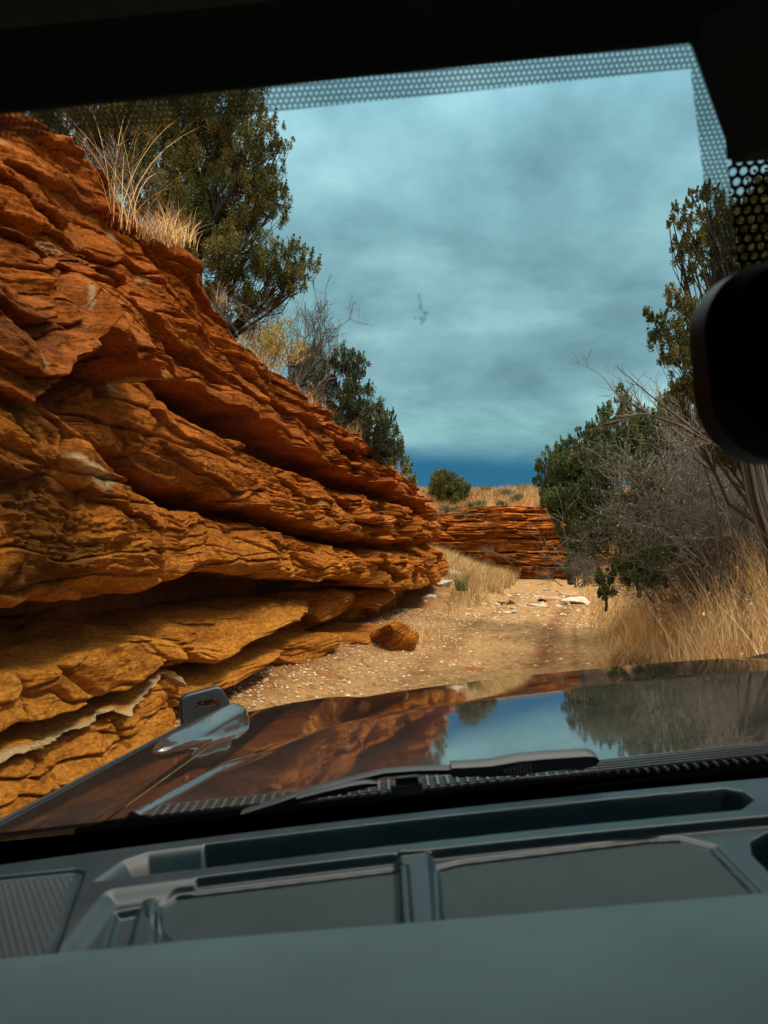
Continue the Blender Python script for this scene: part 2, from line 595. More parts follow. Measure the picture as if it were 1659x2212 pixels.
cp((0, 0.55, 360, 0.2, 400, -0.6), None, 10, 0.2, fixed=-0.5)
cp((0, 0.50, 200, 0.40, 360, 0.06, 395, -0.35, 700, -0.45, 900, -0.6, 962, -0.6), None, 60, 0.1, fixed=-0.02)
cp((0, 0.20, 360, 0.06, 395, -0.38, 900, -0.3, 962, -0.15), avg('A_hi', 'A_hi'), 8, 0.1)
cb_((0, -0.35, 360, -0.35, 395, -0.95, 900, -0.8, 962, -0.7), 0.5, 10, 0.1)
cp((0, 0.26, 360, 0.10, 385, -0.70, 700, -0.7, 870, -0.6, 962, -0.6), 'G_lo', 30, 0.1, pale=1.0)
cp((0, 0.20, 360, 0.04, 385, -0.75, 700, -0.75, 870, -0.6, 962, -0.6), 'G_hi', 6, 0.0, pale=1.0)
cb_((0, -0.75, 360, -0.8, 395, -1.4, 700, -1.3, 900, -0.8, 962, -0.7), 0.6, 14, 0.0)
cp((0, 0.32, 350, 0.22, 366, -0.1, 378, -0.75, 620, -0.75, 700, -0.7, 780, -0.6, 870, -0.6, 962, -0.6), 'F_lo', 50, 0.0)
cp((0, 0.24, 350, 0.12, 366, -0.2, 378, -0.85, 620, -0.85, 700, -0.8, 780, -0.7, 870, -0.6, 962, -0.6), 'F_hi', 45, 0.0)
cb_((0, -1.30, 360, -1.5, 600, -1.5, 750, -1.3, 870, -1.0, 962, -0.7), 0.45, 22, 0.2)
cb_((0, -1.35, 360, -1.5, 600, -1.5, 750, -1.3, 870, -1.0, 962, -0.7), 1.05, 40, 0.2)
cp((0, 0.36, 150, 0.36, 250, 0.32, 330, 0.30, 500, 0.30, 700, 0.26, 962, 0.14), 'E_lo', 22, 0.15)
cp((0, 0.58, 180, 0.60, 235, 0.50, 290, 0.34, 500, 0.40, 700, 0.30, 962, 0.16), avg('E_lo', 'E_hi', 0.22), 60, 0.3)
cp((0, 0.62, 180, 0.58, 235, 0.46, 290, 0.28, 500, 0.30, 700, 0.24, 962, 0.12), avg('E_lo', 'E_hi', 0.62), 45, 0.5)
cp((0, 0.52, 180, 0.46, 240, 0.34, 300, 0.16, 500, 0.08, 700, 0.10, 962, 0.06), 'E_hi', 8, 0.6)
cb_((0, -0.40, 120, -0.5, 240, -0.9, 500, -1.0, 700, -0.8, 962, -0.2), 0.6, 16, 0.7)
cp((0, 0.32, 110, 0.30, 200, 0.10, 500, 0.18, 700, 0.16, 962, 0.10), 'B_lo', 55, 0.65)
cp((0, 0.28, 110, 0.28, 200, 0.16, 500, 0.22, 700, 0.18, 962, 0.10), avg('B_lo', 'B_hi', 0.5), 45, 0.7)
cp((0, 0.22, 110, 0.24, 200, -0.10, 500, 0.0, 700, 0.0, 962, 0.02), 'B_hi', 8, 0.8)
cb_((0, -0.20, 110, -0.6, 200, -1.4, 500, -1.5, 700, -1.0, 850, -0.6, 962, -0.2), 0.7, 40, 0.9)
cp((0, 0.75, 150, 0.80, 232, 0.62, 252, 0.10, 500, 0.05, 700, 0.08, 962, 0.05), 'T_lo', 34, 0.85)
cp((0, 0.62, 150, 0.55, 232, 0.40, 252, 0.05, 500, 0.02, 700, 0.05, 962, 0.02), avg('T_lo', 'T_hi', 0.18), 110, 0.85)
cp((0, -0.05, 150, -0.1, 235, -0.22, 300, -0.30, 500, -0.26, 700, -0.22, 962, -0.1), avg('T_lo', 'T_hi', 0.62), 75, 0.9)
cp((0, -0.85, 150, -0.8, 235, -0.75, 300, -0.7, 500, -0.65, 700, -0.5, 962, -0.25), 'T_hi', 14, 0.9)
for q_ in range(len(ctrl)):
    if not isinstance(ctrl[q_][1], np.ndarray):
        a_ = q_ - 1
        while len(ctrl[a_]) > 5:
            a_ -= 1
        b_ = q_ + 1
        while not isinstance(ctrl[b_][1], np.ndarray):
            b_ += 1
        lowlip = ctrl[a_][1] if len(ctrl[a_]) == 5 else ctrl[a_ - 1][1]
        t_ = ctrl[q_][1]
        ctrl[q_][1] = lowlip * (1 - t_) + ctrl[b_][1] * t_
        ctrl[q_].append('back')
dT, hT = ctrl[-1][0], ctrl[-1][1]
ctrl.append([dT - 0.7, hT + 0.05, 8, 0.95, 0.0])
ctrl.append([dT - 3.0, hT - 0.25, 0, 0.95, 0.0])
rows_d, rows_h, rows_u, rows_hue, rows_pale, rows_k = [], [], [], [], [], []
for k in range(len(ctrl) - 1):
    a, b = ctrl[k], ctrl[k + 1]
    for i in range(a[2]):
        t = i / a[2]
        rows_d.append(a[0] * (1 - t) + b[0] * t)
        rows_h.append(a[1] * (1 - t) + b[1] * t)
        rows_hue.append(a[3] * (1 - t) + b[3] * t)
        rows_pale.append(a[4] * (1 - float(sstep(0.5, 0.85, np.array(t)))) if b[4] > 0 else 0.0)
        rows_k.append(k)
rows_d.append(ctrl[-1][0])
rows_h.append(ctrl[-1][1])
rows_hue.append(0.95)
rows_pale.append(0)
rows_k.append(len(ctrl))
Dm, Hm = np.array(rows_d), np.array(rows_h)
NR = len(Dm)
# soften the profile corners a little
kk = np.array([1, 2, 3, 2, 1.]) / 9
for A in (Dm, Hm):
    A[2:-2] = sum(kk[j] * A[j:NR - 4 + j] for j in range(5))
S = np.broadcast_to(sc_, (NR, NC))
Hue = np.broadcast_to(np.array(rows_hue)[:, None], (NR, NC)).copy()
Pale = np.broadcast_to(np.array(rows_pale)[:, None], (NR, NC)).copy()
Pcol = np.broadcast_to(colpx_c, (NR, NC))
Kr = np.broadcast_to(np.array(rows_k)[:, None], (NR, NC))
Pale *= 1 - sstep(355, 385, Pcol)
# strata coordinate: bedding follows the layers, in metres
mid = int(np.argmin(np.abs(colpx - 350)))
hmean = Hm[:, mid][:, None]
C0 = np.maximum.accumulate(hmean, axis=0) + 0 * Hm
C = 0.65 * C0 + 0.35 * Hm
warp = fbm(S * 0.9, Hm * 1.2, S * 0 + 3.3, 3, 11)
warp2 = fbm(S * 3.1, Hm * 3.5, S * 0 + 1.3, 3, 12)
# upper rubble vs lower smooth slabs
rough = sstep(0.15, 0.75, Hue)
lump = fbm(S * 0.9, Hm * 1.3, S * 0, 3, 21) * 0.17 + fbm(S * 3.0, Hm * 3.8, S * 0, 3, 22) * 0.045
# blocks: elongated fracture cells
v1, e1 = cells(S * 0.75 + warp * 0.4, C * 5.0 + warp * 0.35, 5)
v2, e2 = cells(S * 2.2 + warp2 * 0.4, C * 15.0 + warp * 0.6, 6)
farb = sstep(640, 800, Pcol)
v3, e3 = cells(S * 1.6, C * 3.0 + warp * 0.2, 15)
blocks = farb * (v3 - 0.5) * 0.48 + (v1 - 0.5) * (0.05 + 0.10 * rough) + (v2 - 0.5) * (0.015 + 0.02 * rough)
crack = -0.10 * farb * np.exp(-(e3 / 0.05) ** 2) - 0.05 * np.exp(-(e1 / 0.05) ** 2) - 0.008 * np.exp(-(e2 / 0.06) ** 2)


def saw(x):
    f = x - np.floor(x)
    return np.where(f < 0.82, f / 0.82, (1 - f) / 0.18)


lamF = ridged(S * 1.3, C * 2.0, S * 0, 2, 31) * 0.5 + 0.5
lam = (saw(C * 10.0 + warp * 0.7 + warp2 * 0.2) - 0.5) * 0.06 * np.clip(lamF, 0.1, 1.2)
lam += (saw(C * 27.0 + warp * 1.2 + warp2 * 0.5) - 0.5) * 0.022 * sstep(-0.3, 0.4, fbm(S * 1.1, Hm * 2, S * 0 + 9, 2, 41))
pit = ridged(S * 9.0, Hm * 13.0, S * 0, 3, 51) * (0.008 + 0.030 * rough)
pit += fbm(S * 26, Hm * 40, S * 0, 2, 61) * (0.003 + 0.012 * rough)
# the two near bulges at the left are deeply honeycombed
nearb = (1 - sstep(200, 290, Pcol)) * sstep(0.25, 0.35, Hue)
pit += nearb * (ridged(S * 7, Hm * 22 + warp * 2, S * 0, 3, 71) * 0.035)
fadeb = np.clip(sstep(-0.2, 0.25, Hm), 0, 1)
smoothcut = -0.07 * np.exp(-((np.abs(fbm(S * 0.9 + Hm * 0.5, Hm * 0.35, S * 0 + 33, 2, 97)) / 0.03)) ** 2) * (1 - rough)
msk = 0.15 + 1.1 * sstep(-0.25, 0.3, fbm(S * 0.55, Hm * 0.9, S * 0 + 55, 3, 98))
lam = lam * msk
pit = pit * (0.35 + 0.65 * msk)
mega, em = cells(S * 0.40 + warp * 0.2, C * 1.9 + warp * 0.15, 25)
lump = lump + (mega - 0.5) * 0.16 * (0.35 + 0.65 * rough) - 0.06 * np.exp(-(em / 0.035) ** 2)
lam = lam * 0.68
disp = (lump + blocks + crack + lam * (0.42 + 0.75 * rough) + smoothcut + pit) * fadeb
# scree slope at the top: soften horizontally bedded detail
topf = sstep(0, 0.9, (Hm - hT[None]) + 0.6)
Dd = Dm + disp
Hd = Hm + fbm(S * 2.0, Dm * 3 + Hm, S * 0 + 5, 3, 81) * 0.05 * fadeb
# thin feathered lip of the white seam
Dd += Pale * (ridged(S * 8, Hm * 6, S * 0, 3, 91) * 0.07 + (saw(Hm * 30 + warp2) - 0.5) * 0.02)
Hd += Pale * fbm(S * 5, S * 0, S * 0 + 2, 3, 92) * 0.045
Pale = np.clip(Pale * 0.95, 0, 1)
spots = sstep(0.72, 0.85, fbm(S * 1.7 + 7, Hm * 2.6, S * 0 + 17, 3, 95))
Pale = np.clip(Pale + spots * 0.5, 0, 1)
VX = cx[None] + nx[None] * Dd
VY = cy[None] + ny[None] * Dd
V = np.stack([VX, VY, Hd], -1).reshape(-1, 3)
# dark honeycombed varnish on the near bulge and a pale mineral streak along its top edge
ok = VY > 2.0
mx_ = np.where(ok, (384 + F * VX / np.maximum(VY, 2)) / D, -999)
my_ = np.where(ok, (HOR - F * (Hd - EYE) / np.maximum(VY, 2)) / D, -999)


def soft_poly(P, wdt):
    P = np.asarray(P, float)
    d = np.full(mx_.shape, 9e3)
    ins = np.zeros(mx_.shape, bool)
    for q in range(len(P)):
        a_, b_ = P[q], P[(q + 1) % len(P)]
        e = b_ - a_
        hh = np.clip(((mx_ - a_[0]) * e[0] + (my_ - a_[1]) * e[1]) / (e @ e), 0, 1)
        d = np.minimum(d, np.hypot(mx_ - a_[0] - hh * e[0], my_ - a_[1] - hh * e[1]))
        ins ^= ((a_[1] > my_) != (b_[1] > my_)) & (mx_ < (b_[0] - a_[0]) * (my_ - a_[1]) / (b_[1] - a_[1] + 1e-9) + a_[0])
    return sstep(-wdt, wdt, np.where(ins, d, -d))


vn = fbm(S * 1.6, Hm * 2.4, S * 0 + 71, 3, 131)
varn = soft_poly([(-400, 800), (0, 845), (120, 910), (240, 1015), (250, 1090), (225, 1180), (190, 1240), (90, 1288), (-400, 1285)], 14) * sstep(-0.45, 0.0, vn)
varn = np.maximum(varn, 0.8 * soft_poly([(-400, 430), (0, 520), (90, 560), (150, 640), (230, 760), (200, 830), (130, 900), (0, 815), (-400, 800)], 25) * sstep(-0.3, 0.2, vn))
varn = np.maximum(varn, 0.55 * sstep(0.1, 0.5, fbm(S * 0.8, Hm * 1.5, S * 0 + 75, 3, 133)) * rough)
hone = ridged(S * 11, Hm * 26 + warp * 2, S * 0, 2, 135)
push = -varn * (hone < 0.15) * 0.018 + varn * np.maximum(0, hone - 0.3) * 0.03
V = V + (np.stack([nx[None] * push, ny[None] * push, 0 * push], -1)).reshape(-1, 3)
stk = soft_poly([(150, 978), (175, 980), (215, 1005), (245, 1040), (232, 1062), (200, 1035), (165, 1005)], 7) * sstep(-0.5, 0.1, fbm(S * 9, Hm * 14, S * 0, 2, 137))
Pale = np.maximum(Pale, stk)
Pale = np.maximum(Pale, 0.8 * soft_poly([(190, 612), (205, 615), (207, 660), (195, 668)], 5))
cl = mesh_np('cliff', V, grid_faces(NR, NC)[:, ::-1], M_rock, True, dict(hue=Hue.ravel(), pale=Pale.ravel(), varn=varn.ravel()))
tag(cl, kind='structure')
topX, topY, topZ = cx + nx * (dT - 0.7), cy + ny * (dT - 0.7), hT + 0.05


def top_z(y):
    o = np.argsort(topY[:tip])
    return np.interp(y, topY[:tip][o], topZ[:tip][o])


def wall_x(y):
    o = np.argsort(cy[:tip])
    return np.interp(y, cy[:tip][o], cx[:tip][o])


# ------------------------------------------------------------------ ground
def road_c(y):
    return np.interp(y, [-20, 3, 8.6, 14, 20, 26, 30, 34, 60], [0.4, 0.45, 0.95, 2.3, 4.2, 5.5, 6.3, 8.0, 12])


def road_w(y):
    return np.interp(y, [-20, 8.6, 20, 30], [1.75, 1.7, 1.25, 1.0])


FARY = 32.0


def far_y(x):
    return FARY + 0.05 * (x - 4) + 0.8 * np.sin(x * 0.45)


def G(x, y, detail=True):
    x = np.asarray(x, float)
    y = np.asarray(y, float)
    c, hw = road_c(y), road_w(y)
    u = x - c
    z = 0.0 * x
    # wheel ruts and crown
    z = z - 0.11 * np.exp(-((u - 0.85) / 0.19) ** 2) + 0.04 * np.exp(-((u - 0.45) / 0.14) ** 2) - 0.03 * np.exp(-((u - 1.30) / 0.05) ** 2) - 0.04 * np.exp(-((u + 0.75) / 0.25) ** 2)
    # right bank
    r = np.maximum(0, u - hw)
    z = z + 0.55 * sstep(0, 2.2, r) + 0.5 * sstep(2, 9, r)
    # grassy mound beyond the end of the left wall
    z = z + 1.0 * np.exp(-(((x - 1.3) / 2.0) ** 2)) * sstep(17, 25, y) * (1 - sstep(-0.6, 0.4, u + hw - 0.2) * 0.9)
    # foot of the left wall
    wl = x - wall_x(y)
    z = z + 0.14 * np.exp(-(np.maximum(0, wl) / 0.5) ** 2) * (wl > -1)
    if detail:
        z = z + fbm(x * 0.8, y * 0.8, x * 0 + 1, 3, 101) * 0.05 + fbm(x * 4, y * 4, x * 0 + 1, 3, 102) * 0.018 + fbm(x * 14, y * 14, x * 0, 2, 103) * 0.008
    # plateau behind the left wall
    lz = top_z(y) + 0.05 * np.maximum(0, -(wl + 2)) ** 0.8
    lf = sstep(-1.7, -2.2, wl) if False else np.clip((-wl - 1.25) / 0.35, 0, 1)
    lf = lf * (1 - sstep(21.5, 25, y)) 
    z = z * (1 - lf) + lz * lf
    # far terrace
    fy = y - far_y(x)
    ft = np.clip((fy - 0.7) / 0.4, 0, 1)
    slope = 2.45 + 1.80 * sstep(0.4, 6.5, fy) + 0.004 * np.maximum(0, fy - 6)
    slope = slope + fbm(x * 0.5, y * 0.5, x * 0 + 4, 3, 104) * 0.22 * sstep(0, 3, fy)
    z = np.where(ft > 0, z * (1 - ft) + np.maximum(z, slope) * ft, z)
    # beyond the left wall's far end the bank climbs too
    lb = sstep(1.0, -6.0, x) * sstep(22, 30, y)
    z = np.maximum(z, lb * 3.0)
    return z


def axis(parts):
    out = []
    for a, b, n in parts:
        out.append(np.linspace(a, b, n, endpoint=False))
    return np.concatenate(out + [[parts[-1][1]]])


gx = axis([(-900, -60, 14), (-60, -8, 40), (-8, -2.5, 60), (-2.5, 7, 300), (7, 14, 90), (14, 60, 50), (60, 900, 14)])
gy = axis([(-300, -12, 16), (-12, 3, 50), (3, 12, 260), (12, 24, 220), (24, 45, 230), (45, 120, 40), (120, 1800, 24)])
GX, GY = np.meshgrid(gx, gy)
GZ = G(GX, GY)
wl = GX - wall_x(GY)
redm = np.clip(np.clip((-wl - 1.1) / 0.3, 0, 1) + sstep(0.3, 1.2, GY - far_y(GX)) * 0.9 + 0.75 * np.exp(-np.maximum(0, wl) / 0.25) * (GY < 22), 0, 1)
ru = GX - road_c(GY)
rut = np.exp(-((ru - 0.85) / 0.22) ** 2) + 0.7 * np.exp(-((ru - 1.30) / 0.05) ** 2) + 0.6 * np.exp(-((ru + 0.75) / 0.2) ** 2)
rutm = np.clip(rut * (GY > 3) * (GY < 24) * (0.6 + 0.4 * sstep(-0.3, 0.1, fbm(GX * 1.5, GY * 0.5, GX * 0 + 5, 3, 113))), 0, 1)
redm = np.clip(redm * (0.75 + fbm(GX * 0.7, GY * 0.7, GX * 0, 3, 110) * 0.5) + 0.9 * sstep(0.42, 0.7, fbm(GX * 1.6, GY * 1.6, GX * 0 + 8, 3, 111)), 0, 1)
g = mesh_np('ground', np.stack([GX, GY, GZ], -1).reshape(-1, 3), grid_faces(len(gy), len(gx)), M_ground, True, dict(red=redm.ravel(), rut=rutm.ravel()))
tag(g, kind='structure')

# ------------------------------------------------------------------ far cliff across the wash
fx = np.linspace(-9, 17, 620)
fprof = [(0.25, -0.4, 4), (0.1, 0.0, 16), (0.15, 0.55, 4), (-0.25, 0.60, 4), (0.18, 0.66, 12), (0.2, 1.05, 4), (-0.3, 1.1, 4), (0.25, 1.16, 18),
         (0.22, 1.62, 4), (-0.2, 1.68, 4), (0.12, 1.74, 14), (0.05, 2.1, 6), (-0.2, 2.15, 4), (0.0, 2.2, 12), (-0.15, 2.5, 12), (-0.5, 2.52, 4), (-0.25, 2.60, 12), (-0.4, 2.9, 8), (-0.9, 2.92, 4), (-0.75, 3.02, 10), (-1.0, 3.2, 8), (-2.0, 3.25, 6), (-2.6, 2.6, 0)]
fd, fh = [], []
for a, b in zip(fprof[:-1], fprof[1:]):
    for i in range(a[2]):
        t = i / a[2]
        fd.append(a[0] * (1 - t) + b[0] * t)
        fh.append(a[1] * (1 - t) + b[1] * t)
fd, fh = np.array(fd)[:, None], np.array(fh)[:, None]
FX = np.broadcast_to(fx, (len(fd), len(fx)))
FH = fh + 0 * FX + fbm(FX * 0.25, FX * 0, FX * 0 + 3, 3, 120) * 0.18 * sstep(0, 0.8, fh)
FH = FH + fbm(FX * 0.5, FH * 1.5, FX * 0 + 3, 3, 123) * 0.10 * sstep(0, 0.8, fh)
v1, e1 = cells(FX * 0.45, FH * 2.6 + fbm(FX * .3, FH, FX * 0, 2, 124), 8)
v2, e2 = cells(FX * 2.2, FH * 10.0, 9)
fdd = fd + (v1 - 0.5) * 0.75 + (v2 - 0.5) * 0.18 + fbm(FX * 0.5, FH * 0.8, FX * 0, 3, 121) * 0.6 - 0.35 * sstep(0.1, 0.6, fbm(FX * 0.7, FH * 0.15, FX * 0 + 9, 2, 125)) - 0.1 * np.exp(-(e1 / 0.06) ** 2)
fdd += (saw(FH * 8 + fbm(FX * .6, FH, FX * 0, 2, 122)) - 0.5) * 0.12
# the block beside the track stands forward
fdd += 0.9 * sstep(4.9, 5.3, FX) * (1 - sstep(0.9, 1.5, FH) * 0.35)
Vf = np.stack([FX, far_y(FX) + 0.9 - fdd, FH], -1).reshape(-1, 3)
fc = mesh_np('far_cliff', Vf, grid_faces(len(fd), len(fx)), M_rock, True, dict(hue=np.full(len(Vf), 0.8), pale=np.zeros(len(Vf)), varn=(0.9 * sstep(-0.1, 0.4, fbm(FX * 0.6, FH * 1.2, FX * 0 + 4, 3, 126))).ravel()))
tag(fc, kind='structure')


# ------------------------------------------------------------------ vegetation
def tone_noise(P, seed, amp=0.5, scale=1.5, jit=0.32, bias=0.45):
    n = fbm(P[:, 0] * scale, P[:, 1] * scale, P[:, 2] * scale, 3, seed)
    return np.clip(bias + n * amp + (rng.random(len(P)) - 0.5) * jit * 2, 0, 1)


def leaves(centres, radii, counts, length, out_from, seed, up=0.7, bias=0.45, jit=0.3, width=0.42):
    """diamond-shaped sprays filling clumps; returns V, F, tone"""
    P = np.repeat(centres, counts, axis=0)
    R = np.repeat(radii, counts)
    d = rng.normal(size=P.shape)
    d /= np.linalg.norm(d, axis=1)[:, None]
    rr = rng.random(len(P)) ** (1 / 2.2)
    d2 = d * np.array([1, 1, 1.25])
    P = P + d2 * (rr * R)[:, None]
    dirv = d * 0.9 + rng.normal(size=P.shape) * 0.45
    dirv[:, 2] += up
    dirv /= np.linalg.norm(dirv, axis=1)[:, None]
    side = np.cross(dirv, rng.normal(size=P.shape))
    side /= np.linalg.norm(side, axis=1)[:, None] + 1e-9
    ln = length * (0.6 + 0.8 * rng.random(len(P)))[:, None]
    a = P - dirv * ln * 0.5
    b = P + side * ln * width * 0.5
    c = P + dirv * ln * 0.5
    e = P - side * ln * width * 0.5
    V = np.stack([a, b, c, e], 1).reshape(-1, 3)
    Fc = np.arange(len(V)).reshape(-1, 4)
    t = tone_noise(P, seed, 0.45, 2.2, jit, bias)
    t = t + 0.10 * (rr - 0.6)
    return V, Fc, np.repeat(np.clip(t, 0, 1), 4)


def bend(a, b, n=6, sag=0.15, jit=0.05):
    a, b = np.array(a, float), np.array(b, float)
    t = np.linspace(0, 1, n)[:, None]
    P = a * (1 - t) + b * t
    Ld = np.linalg.norm(b - a)
    P[1:-1] += rng.normal(size=(n - 2, 3)) * jit * Ld
    P += np.sin(t * np.pi) * np.array([np.clip(rng.normal(), -1, 1) * .03, np.clip(rng.normal(), -1, 1) * .03, -sag]) * Ld
    return P


def juniper(name, label, base, blobs, leaf=0.034, dens=1.0, mat=None, trunk_r=0.09, group=None, lean=None, bias=0.45, sub=None, seed=0, twigs=True,
            thick=0.85, spikes=True, cat='tree'):
    """blobs: (dx, dy, r, Y) in notes-of-the-photo units and distance; the crown is clumps round them"""
    base = np.array(base, float)
    cs, rs = [], []
    for (dx, dy, r, Y) in blobs:
        c = WD(dx, dy, Y)
        R = r * D / F * Y
        cs.append(c)
        rs.append(R)
    cs, rs = np.array(cs), np.array(rs)
    root = empty(name, tuple(base))
    tag(root, label, cat, group)
    tr = MB()
    topc = cs[np.argmax(cs[:, 2])]
    mainp = bend(base, topc, 9, 0.0, 0.025) if lean is None else np.array(lean, float)
    tr.tube(mainp, np.linspace(trunk_r, trunk_r * 0.18, len(mainp)), 7)
    cen, rad, cnt = [], [], []
    for c, R in zip(cs, rs):
        # limb from the trunk
        hfr = np.clip((c[2] - base[2]) / max(0.3, topc[2] - base[2]) * 0.75 - 0.1, 0.02, 0.9)
        st = mainp[int(hfr * (len(mainp) - 1))]
        P = bend(st, c, 6, 0.08, 0.02)
        tr.tube(P, np.linspace(trunk_r * 0.24, 0.006, 6), 5)
        ns = max(8, int(34 * thick * (R / 0.35) ** 1.6)) if sub is None else sub
        for i in range(ns):
            d = rng.normal(size=3)
            d /= np.linalg.norm(d)
            q = c + d * R * (0.35 + 0.65 * rng.random() ** 0.6) * np.array([1, 1, 0.95])
            rr = R * rng.uniform(0.20, 0.38) * (0.5 if R > 0.7 else 0.8)
            cen.append(q)
            rad.append(rr)
            cnt.append(int(dens * 34 * (rr / leaf) ** 1.5) + 10)
            if spikes and rng.random() < 0.5:
                for k in range(1, 4):
                    cen.append(q + np.array([d[0] * .3, d[1] * .3, 1.0]) * rr * 0.75 * k)
                    rad.append(rr * (0.75 - 0.2 * k))
                    cnt.append(int(cnt[-1] * 0.5) + 4)
            if twigs and rng.random() < 0.65:
                tr.tube(bend(P[rng.integers(3, 6)], q, 4, 0.03, 0.05), [0.010, 0.007, 0.004, 0.002], 3, cap=False)
    cen, rad, cnt = np.array(cen), np.array(rad), np.array(cnt)
    V, Fc, T = leaves(cen, rad, cnt, leaf, None, 200 + seed, bias=bias)
    t_o = tr.build('trunk', M_bark, None)
    c_o = mesh_np('crown', V, Fc, mat or M_jun, False, dict(tone=T))
    for o in (t_o, c_o):
        o.parent = root
        o.matrix_parent_inverse = Matrix.Translation(-Vector(base))
    return root


def grow(mb, p, d, ln, r, depth, tones, spread=0.55, up=0.12, nchild=(2, 4), shrink=0.72, minr=0.0022):
    """recursive bare branching"""
    n = 4
    pts = [np.array(p)]
    dd = np.array(d, float)
    for i in range(n - 1):
        dd = dd + rng.normal(size=3) * 0.22 + np.array([0, 0, up])
        dd /= np.linalg.norm(dd)
        pts.append(pts[-1] + dd * ln / (n - 1))
    k0 = mb.n
    mb.tube(pts, np.linspace(r, max(minr, r * 0.6), n), 3 if r < 0.012 else 5, cap=False)
    tones.append((mb.n - k0, 0.25 + 0.6 * rng.random()))
    if depth <= 0:
        return
    for i in range(rng.integers(nchild[0], nchild[1] + 1)):
        j = rng.integers(1, n)
        nd = dd + rng.normal(size=3) * spread
        nd /= np.linalg.norm(nd)
        grow(mb, pts[j], nd, ln * shrink * rng.uniform(0.75, 1.2), max(minr, r * 0.58), depth - 1, tones, spread, up, nchild, shrink, minr)


def bare_shrub(name, label, base, size, stems=7, depth=4, r=0.02, leafn=0, group=None, spread=0.6, dirbias=(0, 0, 1), tone=0.0, width=0.9, cat='shrub', mat=None):
    root = empty(name, tuple(base))
    tag(root, label, cat, group)
    mb, tones = MB(), []
    for i in range(stems):
        d = np.array(dirbias, float) + rng.normal(size=3) * np.array([width, width, 0.25])
        d /= np.linalg.norm(d)
        grow(mb, np.array(base) + rng.normal(size=3) * np.array([.12, .12, 0.02]), d, size * 0.42, r, depth, tones, spread)
    T = np.concatenate([np.full(n, t) for n, t in tones]) + tone
    o = mb.build('branches', mat or M_twig, None, True, dict(tone=np.clip(T, 0, 1)))
    objs = [o]
    if leafn:
        allv = np.vstack(mb.V)
        ids = rng.integers(len(allv) // 4, len(allv), leafn)
        P = allv[ids]
        V, Fc, T = leaves(P, np.full(leafn, 0.05), np.ones(leafn, int), 0.022, None, 5, width=0.8, bias=0.7)
        lf = mesh_np('leaves', V, Fc, mat or M_twig, False, dict(tone=np.clip(T + .25, 0, 1)))
        objs.append(lf)
    for o in objs:
        o.parent = root
        o.matrix_parent_inverse = Matrix.Translation(-Vector(tuple(base)))
    return root


def grass_np(P, H, wid, lean=0.35, seed=0, bias=0.5, segs=4, wind=(0.25, 0.0)):
    """curved ribbons; P roots (n,3), H heights"""
    n = len(P)
    az = rng.random(n) * 2 * np.pi
    ld = np.stack([np.cos(az), np.sin(az)], 1) * (lean * (0.3 + rng.random(n)))[:, None] + np.array(wind)
    cu = rng.random(n) ** 2 * 0.9
    fa = rng.random(n) * np.pi
    sd_ = np.stack([np.cos(fa), np.sin(fa), np.zeros(n)], 1)
    rowsV = []
    for k in range(segs + 1):
        t = k / segs
        off = ld * (t ** 1.6)[..., None] if False else ld * (t ** 1.7)
        z = t - cu * 0.35 * t ** 3
        c = P + np.concatenate([off * H[:, None], (z * H)[:, None]], 1)
        ww = wid * (1 - t) ** 0.7 + 0.0006
        rowsV.append(c - sd_ * ww[:, None] / 2 if isinstance(ww, np.ndarray) else c - sd_ * ww / 2)
        rowsV.append(c + sd_ * ww[:, None] / 2 if isinstance(ww, np.ndarray) else c + sd_ * ww / 2)
    V = np.stack(rowsV, 1)          # n, 2*(segs+1), 3
    m = V.shape[1]
    f = np.array([[2 * k, 2 * k + 1, 2 * k + 3, 2 * k + 2] for k in range(segs)])
    Fc = (np.arange(n)[:, None, None] * m + f[None]).reshape(-1, 4)
    t = tone_noise(P, seed, 0.45, 1.2, 0.42, bias)
    return V.reshape(-1, 3), Fc, np.repeat(t, m)


def on_ground(x, y):
    return float(G(np.array([x]), np.array([y]), False)[0])


# left: big juniper rising behind the wall
b = [(60 + 0, 250, 60, 9.5)]
bigblobs = [(215, 245, 75, 9.2), (310, 235, 85, 9.6), (400, 225, 85, 9.4), (490, 235, 80, 9.0), (545, 265, 48, 8.8), (250, 330, 80, 9.6), (350, 330, 90, 9.2),
            (450, 330, 90, 9.4), (535, 350, 66, 8.8), (590, 330, 34, 8.6), (585, 400, 38, 8.6), (400, 420, 85, 9.0), (500, 440, 80, 9.2), (575, 470, 46, 8.8),
            (420, 510, 70, 9.0), (520, 540, 75, 8.8), (600, 560, 55, 8.6), (650, 575, 40, 8.5), (645, 610, 32, 8.5), (470, 600, 62, 8.8), (560, 630, 60, 8.8),
            (500, 670, 40, 8.9), (610, 300, 30, 8.6), (600, 440, 40, 8.6), (560, 300, 50, 8.7), (560, 410, 50, 8.7), (620, 590, 46, 8.6), (300, 420, 60, 9.6), (370, 120, 130, 9.6), (230, 130, 110, 9.8), (490, 140, 90, 9.2)]
bx = WD(470, 740, 9.2)
juniper('juniper_tree', 'large dark juniper overhanging the cliff top under the window frame', bx, bigblobs, leaf=0.027, dens=0.85, mat=M_jun, trunk_r=0.13,
        seed=1, bias=0.56, thick=1.0)
bx = WD(90, 420, 10.5)
juniper('juniper_tree', 'dark juniper half hidden behind the highest point of the near cliff', bx,
        [(70, 240, 55, 10.5), (130, 260, 60, 10.2), (170, 300, 55, 10.0), (110, 200, 70, 10.5), (190, 220, 50, 10.2), (150, 330, 40, 10.2)], leaf=0.040, dens=0.9, seed=2, bias=0.40, thick=0.6)
bx = WD(765, 985, 13.5)
